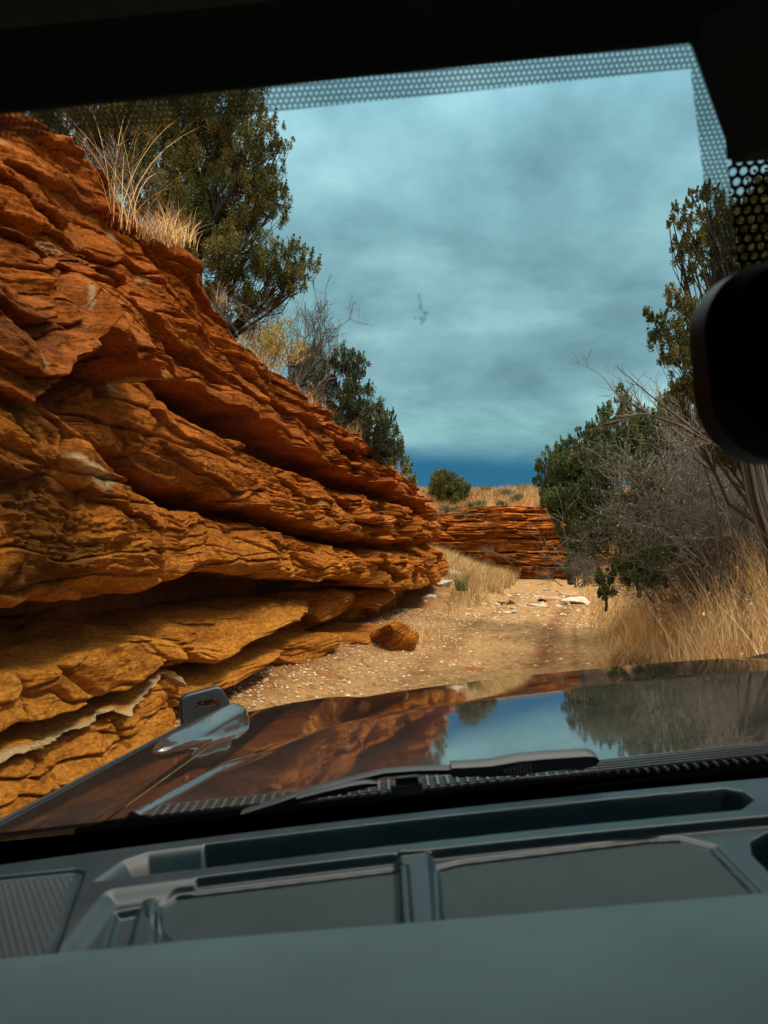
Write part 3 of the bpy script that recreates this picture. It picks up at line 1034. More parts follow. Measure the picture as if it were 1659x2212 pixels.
juniper('juniper_tree', 'airy slender juniper beside the leafless shrub on the cliff top', bx,
        [(745, 775, 34, 13), (715, 800, 30, 13), (775, 800, 30, 13), (705, 850, 40, 13.2), (765, 855, 42, 13), (805, 895, 40, 13), (740, 900, 42, 13.3), (835, 910, 26, 13),
         (780, 930, 42, 13.3), (835, 950, 34, 13.2), (665, 790, 42, 13.5), (655, 830, 36, 13.5), (850, 965, 28, 13.6), (828, 985, 32, 13.8), (800, 965, 38, 13.5), (862, 995, 20, 14)], leaf=0.042, dens=0.75, seed=3, mat=M_junb, bias=0.42, thick=1.3)
bx = WD(862, 1080, 19)
juniper('juniper_tree', 'small round yellow-green juniper at the far end of the near cliff', bx,
        [(868, 1010, 24, 18.5), (880, 1040, 24, 18.2), (858, 1048, 24, 18.5), (850, 985, 22, 18.8)], leaf=0.055, dens=0.9, seed=4, mat=M_jung, bias=0.6, thick=1.0, trunk_r=0.06)
bx = WD(965, 1090, 37)
juniper('juniper_tree', 'round dark juniper alone on the far ridge', bx,
        [(960, 1045, 30, 37), (950, 1060, 28, 37), (985, 1050, 26, 37), (1003, 1060, 16, 37), (955, 1025, 14, 37), (975, 1068, 24, 36.7), (1012, 1052, 7, 37)], leaf=0.085, dens=0.9, seed=5, bias=0.5, thick=0.7, trunk_r=0.08, spikes=False)

# right bank
bx = np.array([4.1, 7.4, on_ground(4.1, 7.4)])
juniper('juniper_tree', 'tall ragged juniper rising behind the rear-view mirror', bx,
        [(1525, 420, 26, 7.2), (1495, 425, 20, 7.2), (1545, 470, 42, 7.3), (1478, 465, 30, 7.2), (1455, 485, 18, 7.2), (1500, 520, 34, 7.2), (1470, 540, 30, 7.2), (1550, 550, 46, 7.3),
         (1505, 590, 28, 7.2), (1460, 640, 28, 7.1), (1415, 690, 26, 7.0), (1440, 725, 40, 7.0), (1480, 690, 44, 7.1), (1460, 775, 34, 7.1), (1500, 760, 46, 7.2), (1470, 830, 32, 7.2),
         (1520, 830, 44, 7.2), (1600, 600, 70, 7.5), (1600, 760, 80, 7.5), (1610, 480, 60, 7.6), (1660, 560, 90, 7.8), (1660, 740, 90, 7.8), (1700, 420, 70, 7.8), (1580, 950, 60, 7.6), (1660, 960, 70, 7.6)],
        leaf=0.028, dens=0.9, seed=6, mat=M_jun, bias=0.55, thick=2.4, trunk_r=0.12)
bx = WD(1345, 1240, 13.5)
juniper('juniper_tree', 'pointed green juniper with several narrow tips left of the mirror', bx,
        [(1342, 840, 14, 13), (1340, 875, 26, 13), (1315, 905, 28, 13), (1375, 905, 30, 13), (1420, 900, 26, 13.2), (1290, 945, 30, 13), (1345, 950, 44, 13), (1400, 950, 44, 13.2),
         (1450, 930, 34, 13.4), (1265, 935, 20, 12.9), (1310, 1000, 44, 12.8), (1380, 1010, 44, 13)], leaf=0.036, dens=1.0, seed=7, mat=M_jung, bias=0.5, thick=2.0)
bx = WD(1235, 1260, 14.5)
juniper('juniper_tree', 'broad bushy juniper at the right edge of the far track', bx,
        [(1170, 1005, 18, 14.5), (1160, 1040, 14, 14.5), (1200, 985, 28, 14.5), (1240, 965, 26, 14.5), (1215, 1030, 40, 14.3), (1262, 1010, 40, 14.2), (1180, 1060, 18, 14.3),
         (1205, 1085, 36, 14), (1260, 1090, 52, 13.8), (1225, 1140, 34, 13.8), (1275, 1155, 42, 13.4), (1300, 1080, 46, 13.4), (1250, 1195, 28, 13.4), (1330, 1130, 44, 13)],
        leaf=0.036, dens=1.15, seed=8, mat=M_jung, bias=0.55, thick=2.2)
bx = WD(1440, 1270, 9.4)
juniper('juniper_bush', 'loose grey-green juniper bush growing through the middle of the thicket', bx,
        [(1360, 1010, 26, 9.6), (1400, 1040, 34, 9.5), (1350, 1070, 32, 9.5), (1440, 1090, 30, 9.4), (1390, 1110, 36, 9.4), (1330, 1120, 26, 9.4), (1480, 1150, 30, 9.3), (1560, 1120, 26, 9.3), (1290, 1190, 26, 9.6), (1300, 1140, 24, 9.6)],
        leaf=0.036, dens=0.7, seed=19, mat=M_junb, bias=0.6, thick=1.7, trunk_r=0.035, cat='bush')
bx = WD(1540, 1240, 12.0)
juniper('juniper_tree', 'grey-green juniper mostly hidden behind the leafless thicket', bx,
        [(1440, 990, 40, 12), (1490, 1020, 50, 12), (1550, 1010, 50, 12), (1450, 1060, 40, 11.8), (1600, 1080, 50, 12), (1520, 1090, 40, 11.8), (1400, 1100, 36, 11.8), (1650, 1030, 60, 12), (1450, 880, 36, 11.5), (1490, 930, 44, 11.5), (1545, 900, 46, 11.5), (1430, 940, 36, 11.5), (1600, 960, 60, 11.5), (1480, 850, 28, 11.3)],
        leaf=0.042, dens=0.8, seed=18, mat=M_junb, bias=0.62, thick=2.6)
bx = WD(1380, 1290, 8.6)
juniper('juniper_bush', 'young upright juniper bush in front of the leafless thicket', bx,
        [(1370, 1170, 26, 8.8), (1355, 1210, 30, 8.7), (1395, 1200, 32, 8.7), (1425, 1190, 26, 8.8), (1340, 1160, 18, 8.9), (1370, 1240, 34, 8.7), (1410, 1240, 30, 8.7)], leaf=0.030, dens=0.9, seed=9, mat=M_jung, bias=0.65, thick=3.0, trunk_r=0.03, cat='bush')
bx = WD(1308, 1320, 8.8)
juniper('juniper_bush', 'low dark juniper bush at the edge of the tawny grass', bx,
        [(1305, 1250, 20, 8.8), (1310, 1278, 20, 8.7), (1325, 1235, 16, 8.8)], leaf=0.036, dens=0.9, seed=10, mat=M_jung, bias=0.45, thick=4.0, trunk_r=0.02, cat='bush')

# leafless shrubs
bare_shrub('leafless_shrub', 'grey leafless thicket with pale withered leaves below the mirror', WD(1540, 1270, 9.6) + [0, 0, -0.2], 2.5, stems=20, depth=5, r=0.012, leafn=4200, spread=0.65, width=0.42, tone=0.05)
bare_shrub('leafless_shrub', 'brown leafless thicket left of the grey one', WD(1475, 1260, 11.5) + [0, 0, -0.2], 2.2, stems=16, depth=5, r=0.012, leafn=2000, spread=0.65, width=0.38, tone=-0.1)
bare_shrub('leafless_shrub', 'dense leafless thicket at the right edge behind the tall grass', WD(1600, 1260, 8.6) + [0, 0, -0.2], 2.1, stems=16, depth=5, r=0.012, leafn=2000, spread=0.65, width=0.6, tone=-0.08)
bare_shrub('leafless_shrub', 'low grey brush at the foot of the broad juniper', WD(1262, 1268, 12) , 0.7, stems=12, depth=4, r=0.010, leafn=200, spread=0.6, width=0.8)
bare_shrub('leafless_shrub', 'tangle of dark brush rising from the tawny grass below the mirror', WD(1500, 1290, 9.4) + [0, 0, -0.1], 1.3, stems=16, depth=4, r=0.010, leafn=300, spread=0.7, width=0.9, tone=-0.1)
bare_shrub('leafless_shrub', 'dark low brush between the young juniper bush and the grey thicket', WD(1430, 1285, 9.8) + [0, 0, -0.1], 1.1, stems=14, depth=4, r=0.010, leafn=200, spread=0.7, width=0.9, tone=-0.15)
bare_shrub('leafless_shrub', 'twiggy brush at the right border under the shaggy trunk', WD(1640, 1290, 9.0) + [0, 0, -0.1], 1.4, stems=15, depth=4, r=0.010, leafn=300, spread=0.7, width=0.9, tone=-0.1)
bare_shrub('leafless_shrub', 'forked dark shrub without leaves leaning over the cliff top', WD(640, 860, 12.0), 1.9, stems=6, depth=5, r=0.022, spread=0.6, width=0.5, dirbias=(0.45, 0, 1), tone=-0.25)
bare_shrub('leafless_shrub', 'tangled twiggy shrub under the large juniper', WD(520, 740, 8.9), 0.8, stems=12, depth=4, r=0.010, spread=0.7, width=0.8, tone=0.0)
bare_shrub('leafless_shrub', 'fine twiggy shrub creeping along the upper cliff edge', WD(250, 420, 6.6), 0.5, stems=9, depth=4, r=0.005, spread=0.7, width=1.0, dirbias=(-0.3, -0.3, 0.5), tone=-0.1)

# dead branch reaching left from behind the mirror
mb, tones = MB(), []
root = empty('dead_branch', tuple(WD(1660, 1060, 7.2)))
tag(root, 'long bare dead limb stretching left from behind the mirror', 'branch')
P = np.array([WD(*q) for q in ((1700, 1080, 7.3), (1620, 1000, 7.2), (1540, 960, 7.0), (1460, 915, 6.9), (1400, 895, 6.9), (1330, 850, 6.9))])
mb.tube(P, np.linspace(0.018, 0.005, 6), 6)
tones.append((mb.n, 0.2))
for q in range(16):
    i = rng.integers(1, 6)
    grow(mb, P[i], np.array([-0.8, 0, 0.5]) + rng.normal(size=3) * 0.4, 0.32, 0.006, 2, tones, 0.5, 0.03, minr=0.002)
P2 = np.array([WD(*q) for q in ((1540, 960, 7.0), (1450, 890, 6.9), (1400, 850, 6.8), (1330, 790, 6.8))])
k0 = mb.n
mb.tube(P2, np.linspace(0.014, 0.003, 4), 5)
tones.append((mb.n - k0, 0.2))
o = mb.build('branches', M_twig, None, True, dict(tone=np.concatenate([np.full(n, t) for n, t in tones])))
o.parent = root
o.matrix_parent_inverse = Matrix.Translation(-root.location)

# shaggy trunk under the mirror
root = empty("shaggy_tree", tuple(WD(1660, 1300, 7.0)))
tag(root, 'shaggy grey-brown forked trunk standing under the mirror', 'tree trunk')
mb, tones = MB(), []
for k in range(26):
    ox, oy = rng.normal() * 0.06, rng.normal() * 0.05
    P = np.array([WD(1700 + 10 * math.sin(k), 1290, 7.0), WD(1672, 1180, 7.0), WD(1640, 1080, 7.0), WD(1622, 990, 7.0), WD(1615 - 8 * (k % 4), 900, 7.0)]) + np.array([ox, oy, 0])
    P[:, 0] += rng.normal(size=5) * 0.008
    k0 = mb.n
    mb.tube(P, np.array([0.018, 0.017, 0.015, 0.012, 0.010]) * rng.uniform(0.6, 1.2), 5)
    tones.append((mb.n - k0, rng.uniform(0.0, 0.45)))
for k in range(3):
    P = np.array([WD(1560 + 4 * math.sin(k * 2), 1280, 7.4), WD(1552, 1180, 7.4), WD(1535, 1080, 7.4), WD(1530, 1010, 7.4)]) + rng.normal(size=(4, 3)) * 0.03
    k0 = mb.n
    mb.tube(P, [0.008, 0.008, 0.007, 0.005], 5)
    tones.append((mb.n - k0, rng.uniform(0.0, 0.3)))
o = mb.build('stems', M_twig, None, True, dict(tone=np.concatenate([np.full(n, t) for n, t in tones])))
o.parent = root
o.matrix_parent_inverse = Matrix.Translation(-root.location)


def scatter(n, x0, x1, y0, y1, keep):
    x = rng.uniform(x0, x1, n)
    y = rng.uniform(y0, y1, n)
    m = keep(x, y)
    x, y = x[m], y[m]
    return np.stack([x, y, G(x, y, False) - 0.02], 1)


# grass fields (uncountable)
parts = []
def field(P, h0, h1, wid, bias, lean=0.35, seed=0, segs=4, wind=(0.1, 0)):
    H = rng.uniform(h0, h1, len(P))
    V, Fc, T = grass_np(P, H, wid, lean, seed, bias, segs, wind)
    return V, Fc, T


def join(lst):
    n, Vs, Fs, Ts = 0, [], [], []
    for V, Fc, T in lst:
        Vs.append(V)
        Fs.append(Fc + n)
        Ts.append(T)
        n += len(V)
    return np.vstack(Vs), np.vstack(Fs), np.concatenate(Ts)


def clumpy(x, y, s, thr, seed):
    return fbm(x * s, y * s, x * 0, 2, seed) > thr


lst = []
edge_r = lambda y: road_c(y) + road_w(y)
P = scatter(105000, 1.5, 12, 3.5, 13.5, lambda x, y: (x > edge_r(y) + 0.15 * np.sin(y * 3) + 0.1) & (rng.random(len(x)) < sstep(0.0, 1.0, x - edge_r(y)) * 0.8 + 0.1) & clumpy(x, y, 1.1, -0.35, 301))
rr = P[:, 0] - edge_r(P[:, 1])
H = (0.25 + 1.15 * sstep(0.1, 1.6, rr)) * rng.uniform(0.45, 1.15, len(P))
lst.append(grass_np(P, H, 0.0065, 0.45, 302, 0.68, 5, (0.0, 0)))
P = scatter(16000, 3, 12, 13.5, 30, lambda x, y: (x > edge_r(y) + 0.1) & clumpy(x, y, 0.8, -0.2, 303))
lst.append(grass_np(P, rng.uniform(0.2, 0.55, len(P)), 0.012, 0.4, 304, 0.4, 3))
V, Fc, T = join(lst)
o = mesh_np('dry_grass', V, Fc, M_grass, False, dict(tone=T))
tag(o, 'tall tawny dry grass covering the right bank beside the track', 'grass', kind='stuff')
# tall seed stalks
P = scatter(520, 2.6, 8, 5.5, 9.5, lambda x, y: (x > edge_r(y) + 0.5))
mbv = grass_np(P, rng.uniform(0.9, 1.45, len(P)), 0.007, 0.22, 305, 0.75, 6)
tips = mbv[0].reshape(len(P), -1, 3)
seedc = np.concatenate([tips[:, k] for k in range(6, 14)])
sv = leaves(seedc, np.full(len(seedc), 0.018), np.full(len(seedc), 2), 0.035, None, 306, up=1.2, width=0.3, bias=0.7)
V, Fc, T = join([mbv, sv])
o = mesh_np('grass_stalks', V, Fc, M_grass, False, dict(tone=T))
tag(o, 'tall pale seed stalks standing above the tawny grass', 'grass', kind='stuff')
# mound and far slope grass
lst = []
P = scatter(52000, -1.5, 5.6, 15.5, 30.5, lambda x, y: (x < road_c(y) - road_w(y) + 0.25 * np.sin(y * 2.1) - 0.1) & (x > wall_x(np.minimum(y, 20.5)) + 0.55) & (rng.random(len(x)) < sstep(15.5, 21, y) * 0.9 + 0.06))
lst.append(grass_np(P, rng.uniform(0.22, 0.62, len(P)) * (0.6 + 0.5 * sstep(17, 24, P[:, 1])), 0.013, 0.4, 311, 0.5, 3, (0.15, 0)))
V, Fc, T = join(lst)
o = mesh_np('mound_grass', V, Fc, M_grassg, False, dict(tone=T))
tag(o, 'soft straw-coloured grass on the mound at the end of the near cliff', 'grass', kind='stuff')
P = scatter(90000, -7, 14, 33.5, 46, lambda x, y: (y > far_y(x) + 1.2) & (rng.random(len(x)) < 0.35 + 0.65 * sstep(3.0, 6.0, y - far_y(x))) & (clumpy(x, y, 0.6, -0.35, 321) | (y > 38)))
V, Fc, T = grass_np(P, rng.uniform(0.12, 0.42, len(P)), 0.02, 0.4, 322, 0.35, 3)
o = mesh_np('ridge_grass', V, Fc, M_grassg, False, dict(tone=T))
tag(o, 'sparse dull grass on the red slope and skyline of the far ridge', 'grass', kind='stuff')
# grass and weeds fringing the top of the near cliff
lst = []
ii = np.arange(NC)[(topY > 3.5) & (np.arange(NC) < tip)]
sel = rng.choice(ii, 15000)
off = rng.uniform(-1.0, 0.15, len(sel))
P = np.stack([cx[sel] + nx[sel] * (dT[sel] + off), cy[sel] + ny[sel] * (dT[sel] + off), hT[sel] - 0.02], 1)
dens = fbm(P[:, 0] * 1.2, P[:, 1] * 1.2, P[:, 2] * 0, 2, 331) > 0.0
P = P[dens & (P[:, 1] > 7.3)]
lst.append(grass_np(P, rng.uniform(0.08, 0.34, len(P)), 0.006, 0.8, 332, 0.35, 4))
V, Fc, T = join(lst)
o = mesh_np('cliff_top_grass', V, Fc, M_grassg, False, dict(tone=T))
tag(o, 'thin dry grass fringing the top of the near cliff', 'grass', kind='stuff')


def tuft(name, label, base, n, h, spread, wid, mat, lean=0.5, seed=0, bias=0.5, wind=(0, 0), cat='grass tuft'):
    base = np.array(base, float)
    P = rng.normal(size=(n, 3)) * np.array([spread, spread, 0.01])
    V, Fc, T = grass_np(P, rng.uniform(0.4, 1.0, n) * h, wid, lean, seed, bias, 6, wind)
    o = mesh_np(name, V, Fc, mat, False, dict(tone=T))
    o.location = base
    tag(o, label, cat)
    return o


tuft('tall_grass', 'tall spindly straw-coloured grass clump on the cliff edge', WD(262, 495, 6.3), 46, 1.75, 0.10, 0.0045, M_grass, 0.85, 401, 0.5, (0.0, 0))
tuft('tall_grass', 'shaggy pale grass clump hanging over the cliff edge', WD(318, 512, 6.6), 170, 0.34, 0.13, 0.004, M_grass, 1.0, 402, 0.15, (-0.1, 0))
tuft('tall_grass', 'short bright straw clump at the foot of the large juniper', WD(365, 520, 7.0), 260, 0.34, 0.10, 0.008, M_grass, 0.7, 403, 0.75)
bare_shrub('yellow_shrub', 'feathery yellow shrub in front of the forked leafless shrub', WD(580, 800, 9.8), 0.75, stems=16, depth=4, r=0.008, leafn=1500, spread=0.45, width=0.5, mat=M_yel)
tuft('grass_tuft', 'small dry grass tuft beside the fallen rock wedge on the track', W(405, 648, 12.2) * [1, 1, 0] + [0, 0, 0.02], 700, 0.42, 0.22, 0.007, M_grass, 0.7, 405, 0.45)
tuft('grass_tuft', 'dark tangled grass tuft at the right edge of the track', np.array([3.0, 8.9, 0.1]), 600, 0.4, 0.16, 0.007, M_grassg, 0.9, 406, 0.15)
tuft('green_sprig', 'bright green plant below the tip of the near cliff', np.array([1.9, 18.2, 0.45]), 160, 0.5, 0.07, 0.014, M_jung, 0.5, 407, 0.85, cat='plant')


# ------------------------------------------------------------------ stones
def stone_mesh(name, sx_, sy_, sz_, mat, seed, flat=1.0, attrs=False):
    nr, ncl = 26, 40
    th = np.linspace(0, np.pi, nr)[:, None]
    ph = np.linspace(0, 2 * np.pi, ncl, endpoint=False)[None]
    X, Y, Z = np.sin(th) * np.cos(ph), np.sin(th) * np.sin(ph), np.cos(th) + 0 * ph
    # squarish with facets
    pw = 0.60
    sg = lambda a: np.sign(a) * np.abs(a) ** pw
    X, Y, Z = sg(X), sg(Y), sg(Z)
    r = 1 + 0.28 * fbm(X * 1.3 + seed, Y * 1.3, Z * 1.3, 3, seed)
    U = np.stack([X * r, Y * r, Z * r], -1).reshape(-1, 3)
    rs_ = np.random.default_rng(seed + 900)
    for _ in range(11):
        n_ = rs_.normal(size=3)
        n_ /= np.linalg.norm(n_)
        dd_ = U @ n_ - rs_.uniform(0.62, 0.9)
        U = U - np.maximum(dd_, 0)[:, None] * n_
    V = U * np.array([sx_, sy_, sz_])
    m = MB()
    m.add(V, grid_faces(nr, ncl, closed=True))
    a = dict(hue=np.full(len(V), 0.35), pale=np.zeros(len(V))) if attrs else None
    return m.build(name, mat, None, True, a)


def place_stone(x, y, sx_, sy_, sz_, mat, seed, label, group=None, rz=0, tilt=0, attrs=False, name='stone', dz=0.25):
    o = stone_mesh(name, sx_, sy_, sz_, mat, seed, attrs=attrs)
    autosmooth(o, 30)
    o.location = (x, y, on_ground(x, y) + sz_ * dz)
    o.rotation_euler = (tilt, tilt * 0.6, rz)
    tag(o, label, 'rock', group)
    return o


def gpt(dx, dy):
    """ground point under a pixel of the notes view"""
    Y = EYE * F / (dy * D - HOR)
    return (dx * D - 384) / F * Y, Y


special = [
    (955, 1300, .34, .22, .13, M_stone, 'pale rounded boulder at the left edge of the rocky crossing'),
    (975, 1290, .30, .25, .16, M_stone, 'whitish boulder half buried in the mound grass'),
    (930, 1312, .22, .16, .08, M_stone, 'low pale rock nearest the near cliff'),
    (1060, 1283, .34, .2, .10, M_stone, 'long pale slab behind the middle of the crossing'),
    (1035, 1288, .2, .14, .08, M_stone, 'grey lump left of the long pale slab'),
    (1085, 1305, .22, .14, .11, M_stoned, 'brown upright rock in the middle of the track'),
    (1105, 1305, .13, .1, .10, M_stoned, 'small dark red rock beside the brown upright one'),
    (1130, 1268, .3, .16, .07, M_stoned, 'flat brown slab at the far end of the track'),
    (1190, 1298, .5, .3, .08, M_stoned, 'wide flat reddish slab right of the track'),
    (1240, 1303, .45, .35, .13, M_stone, 'layered grey slab at the foot of the brush'),
    (1225, 1285, .35, .2, .08, M_stoned, 'red slab behind the layered grey slab'),
    (1160, 1310, .25, .18, .05, M_stone, 'thin pale slab on the right wheel rut'),
]
for i, (dx, dy, a, b_, c, m, lab) in enumerate(special):
    x, y = gpt(dx, dy)
    place_stone(x, y, a, b_, c, m, 40 + i, lab, 'rocks across the track', rz=rng.uniform(0, 3), tilt=rng.uniform(-.12, .12), name='rock')
for i in range(44):
    dx, dy = rng.uniform(905, 1230), rng.uniform(1275, 1325)
    x, y = gpt(dx, dy)
    s = rng.uniform(0.05, 0.13)
    place_stone(x, y, s, s * rng.uniform(.6, 1), s * rng.uniform(.3, .6), M_stone if rng.random() < .75 else M_stoned, 80 + i,
                'small stone lying loose among the rocks across the track', 'small stones across the track', rz=rng.uniform(0, 3), name='stone')
# thick separate slabs and blocks stacked under the overhang
def slab_mesh(name, hl, hd, ht, seed, hue=0.05, boxy=0.34, nr=110, ncl=200):
    rs_ = np.random.default_rng(seed + 77)
    th = np.linspace(0, np.pi, nr)[:, None]
    ph = np.linspace(0, 2 * np.pi, ncl, endpoint=False)[None]
    sg = lambda a_, p_: np.sign(a_) * np.abs(a_) ** p_
    rz_ = np.abs(np.sin(th)) ** 0.42
    U = np.stack([rz_ * sg(np.cos(ph), boxy), rz_ * sg(np.sin(ph), boxy), sg(np.cos(th), 0.75) + 0 * ph], -1).reshape(-1, 3)
    for _ in range(9):
        a_ = rs_.uniform(0, 6.28)
        n_ = np.array([math.cos(a_), math.sin(a_), rs_.uniform(-.5, .35)])
        n_ /= np.linalg.norm(n_)
        dd_ = U @ n_ - rs_.uniform(0.80, 1.08)
        U = U - np.maximum(dd_, 0)[:, None] * n_
    P_ = U * np.array([hl, hd, ht])
    x_, y_, z_ = P_.T
    w_ = fbm(x_ * 1.1 + seed, y_ * 1.1, z_ * 2, 3, seed)
    rad = np.stack([x_ / hl ** 2, y_ / hd ** 2, 0 * z_], 1)
    rad /= np.linalg.norm(rad, axis=1)[:, None] + 1e-6
    d_ = fbm(x_ * 1.6 + seed, y_ * 1.6, z_ * 3, 3, seed + 1) * 0.07
    v_, e_ = cells((x_ + y_) * 2.2, z_ * 7 + w_ * 0.5, seed + 2)
    d_ = d_ + (v_ - 0.5) * 0.07 - 0.02 * np.exp(-(e_ / 0.05) ** 2)
    mk = sstep(-0.2, 0.3, fbm(x_ * 0.9, y_ * 0.9, z_ * 3 + seed, 2, seed + 5))
    d_ = d_ + (saw(z_ * 22 + w_ * 0.9) - 0.5) * 0.030 * (0.2 + mk) + (saw(z_ * 55 + w_ * 2.0) - 0.5) * 0.010 * mk
    d_ = d_ + ridged(x_ * 9, y_ * 9, z_ * 20, 3, seed + 3) * 0.008
    P_ = P_ + rad * (d_ * np.minimum(1, ht / 0.10))[:, None]
    P_[:, 2] += fbm(x_ * 1.5 + 3, y_ * 1.5, z_ * 0 + seed, 3, seed + 4) * 0.25 * ht + (z_ > 0) * fbm(x_ * 7, y_ * 7, z_ * 0, 3, seed + 6) * 0.012
    m = MB()
    m.add(P_, grid_faces(nr, ncl, closed=True)[:, ::-1])
    return m.build(name, M_rock, None, True, dict(hue=np.full(len(P_), hue), pale=np.zeros(len(P_))))


def wall_at(dx, off):
    """point on the wall foot line at column dx of the notes, pushed out by off; and the wall heading"""
    k_ = int(np.argmin(np.abs(colpx[:tip] - dx)))
    return cx[k_] + nx[k_] * off, cy[k_] + ny[k_] * off, math.atan2(cy[k_ + 3] - cy[k_ - 3], cx[k_ + 3] - cx[k_ - 3])


for (dx, dy, hl, hd, ht, lip, hue, yw, tlt, lab) in [
        (560, 1352, 1.85, 1.0, 0.20, 0.34, 0.0, 0.02, 0.02, 'long thick ochre ledge slab jutting out under the main overhang'),
        (520, 1455, 1.50, 0.95, 0.15, 0.12, 0.0, 0.05, 0.02, 'lower ochre slab below the long ledge'),
        (690, 1402, 0.75, 0.60, 0.17, 0.10, 0.1, -0.05, 0.0, 'stepped slab end at the right of the lower ochre slab'),
        (393, 1402, 0.25, 0.40, 0.135, 0.12, 0.0, 0.2, 0.0, 'square ochre block jammed between the two big slabs'),
        (742, 1306, 0.75, 0.60, 0.20, 0.02, 0.2, 0.0, 0.0, 'brown block under the overhang just past the long ledge'),
        (832, 1288, 1.10, 0.60, 0.16, 0.16, 0.2, 0.1, 0.0, 'angular orange boulder under the far end of the overhang'),
        (790, 1378, 0.90, 0.60, 0.17, 0.18, 0.3, 0.05, 0.02, 'dark red flat block at the foot of the far overhang'),
        (715, 1450, 0.9, 0.5, 0.09, 0.02, 0.2, 0.0, 0.0, 'thin split slab lying on the ground below the others'),
        (600, 1505, 0.9, 0.55, 0.10, 0.0, 0.2, 0.0, 0.0, 'half buried slab at the foot of the cliff beside the hood')]:
    x_, y_, hd_ = wall_at(dx, lip - hd)
    o = slab_mesh('layered_rock', hl, hd, ht, int(dx) % 97, hue)
    xf, yf, _ = wall_at(dx, lip)
    z_ = EYE + (HOR - dy * D) / F * yf
    o.location = (x_, y_, z_)
    o.rotation_euler = (tlt, 0.0, hd_ + yw)
    tag(o, lab, 'rock')
o = slab_mesh('fallen_rock', 0.22, 0.40, 0.30, 61, 0.5)
o.location = tuple(WD(838, 1385, 11.4) + [0.05, 0, -0.05])
o.rotation_euler = (-0.45, -0.3, 0.9)
tag(o, 'leaning red rock wedge on the ground at the foot of the cliff', 'rock')

# gravel
def gravel(n, keep, smin, smax, x0, x1, y0, y1):
    P = scatter(n, x0, x1, y0, y1, keep)
    P[:, 2] = G(P[:, 0], P[:, 1]) + 0.003
    s = (smin + (smax - smin) * rng.random(len(P)) ** 3)
    base = np.array([[1, 0, 0], [.3, .9, .1], [-.9, .5, 0], [-.8, -.6, .1], [.4, -.9, 0], [0.1, 0, .75]])
    f = np.array([[0, 1, 5], [1, 2, 5], [2, 3, 5], [3, 4, 5], [4, 0, 5]])
    a = rng.random(len(P)) * 6.28
    B = base[None] * s[:, None, None] * rng.uniform(.6, 1.3, (len(P), 6, 1))
    V = np.stack([B[..., 0] * np.cos(a)[:, None] - B[..., 1] * np.sin(a)[:, None], B[..., 0] * np.sin(a)[:, None] + B[..., 1] * np.cos(a)[:, None], B[..., 2]], -1) + P[:, None]
    Fc = (np.arange(len(P))[:, None, None] * 6 + f[None]).reshape(-1, 3)
    return V.reshape(-1, 3), Fc, np.repeat(rng.random(len(P)), 6)


M_gravel = leaf_material('gravel', [(0.0, (0.20, 0.09, 0.04)), (0.4, (0.42, 0.26, 0.13)), (0.8, (0.46, 0.33, 0.19)), (1.0, (0.62, 0.50, 0.34))])
G1 = gravel(26000, lambda x, y: (rng.random(len(x)) < 0.10 + 0.9 * np.exp(-np.maximum(0, x - wall_x(y)) / 0.9)) & (x > wall_x(y) - .5) & (x < edge_r(y) + .3), 0.008, 0.035, -2, 5, 5, 17)
G2 = gravel(2600, lambda x, y: (np.abs(x - road_c(y)) < 2.2) & (x > wall_x(y)), 0.015, 0.055, -1, 7, 14, 24)
V, Fc, T = join([G1, G2])
o = mesh_np('gravel', V, Fc, M_gravel, False, dict(tone=T))
tag(o, 'loose gravel along the left side of the track', 'gravel', kind='stuff')
# sparse clumps on the red far slope: low shrubs one can count
for i, (dx, dy, Y) in enumerate([(1120, 1105, 36.5), (1160, 1085, 38), (1130, 1085, 38.5), (1070, 1120, 34.5), (1085, 1108, 36), (1015, 1100, 36), (985, 1108, 35.5), (1180, 1095, 37), (1050, 1078, 39), (1100, 1120, 34.6), (1145, 1112, 34.6), (1000, 1122, 34.4), (960, 1105, 35.5), (1040, 1098, 36.5), (1170, 1120, 34.6), (1095, 1095, 37.5), (940, 1120, 34.6)]):
    p = WD(dx, dy, Y)
    o = tuft('slope_shrub', 'small grey-green shrub on the red slope below the skyline', (p[0], p[1], on_ground(p[0], p[1]) - 0.02), 260, rng.uniform(.3, .5), 0.14, 0.03, M_junb, 0.7, 500 + i, 0.6, cat='shrub')
    o['group'] = 'shrubs dotted over the red far slope'
# ------------------------------------------------------------------ the vehicle we look out of
PHI = math.radians(5.9)      # the vehicle leans to the left
Rm = np.array([[math.cos(PHI), 0, -math.sin(PHI)], [0, 1, 0], [math.sin(PHI), 0, math.cos(PHI)]])
# local frame: x right, y forward, z up, the camera sits at (0, 0, EYE)
car_loc = np.array([0, 0, EYE]) - Rm @ np.array([0, 0, EYE])
car = empty('car', tuple(car_loc), (0, -PHI, 0))
tag(car, 'dark car seen from its driver seat with hood and dashboard ahead', 'car')


def uv(dx, dy):
    x, y = dx * D - 384, dy * D - HOR
    return x * math.cos(PHI) - y * math.sin(PHI), x * math.sin(PHI) + y * math.cos(PHI)


def PL(dx, dy, drop):
    """point of the photo lying `drop` below the eye, in car coordinates"""
    u, v = uv(dx, dy)
    Y = F * drop / v
    return u * Y / F, Y


def LC(dx, dy, Y):
    u, v = uv(dx, dy)
    return np.array([u * Y / F, Y, EYE - v * Y / F])


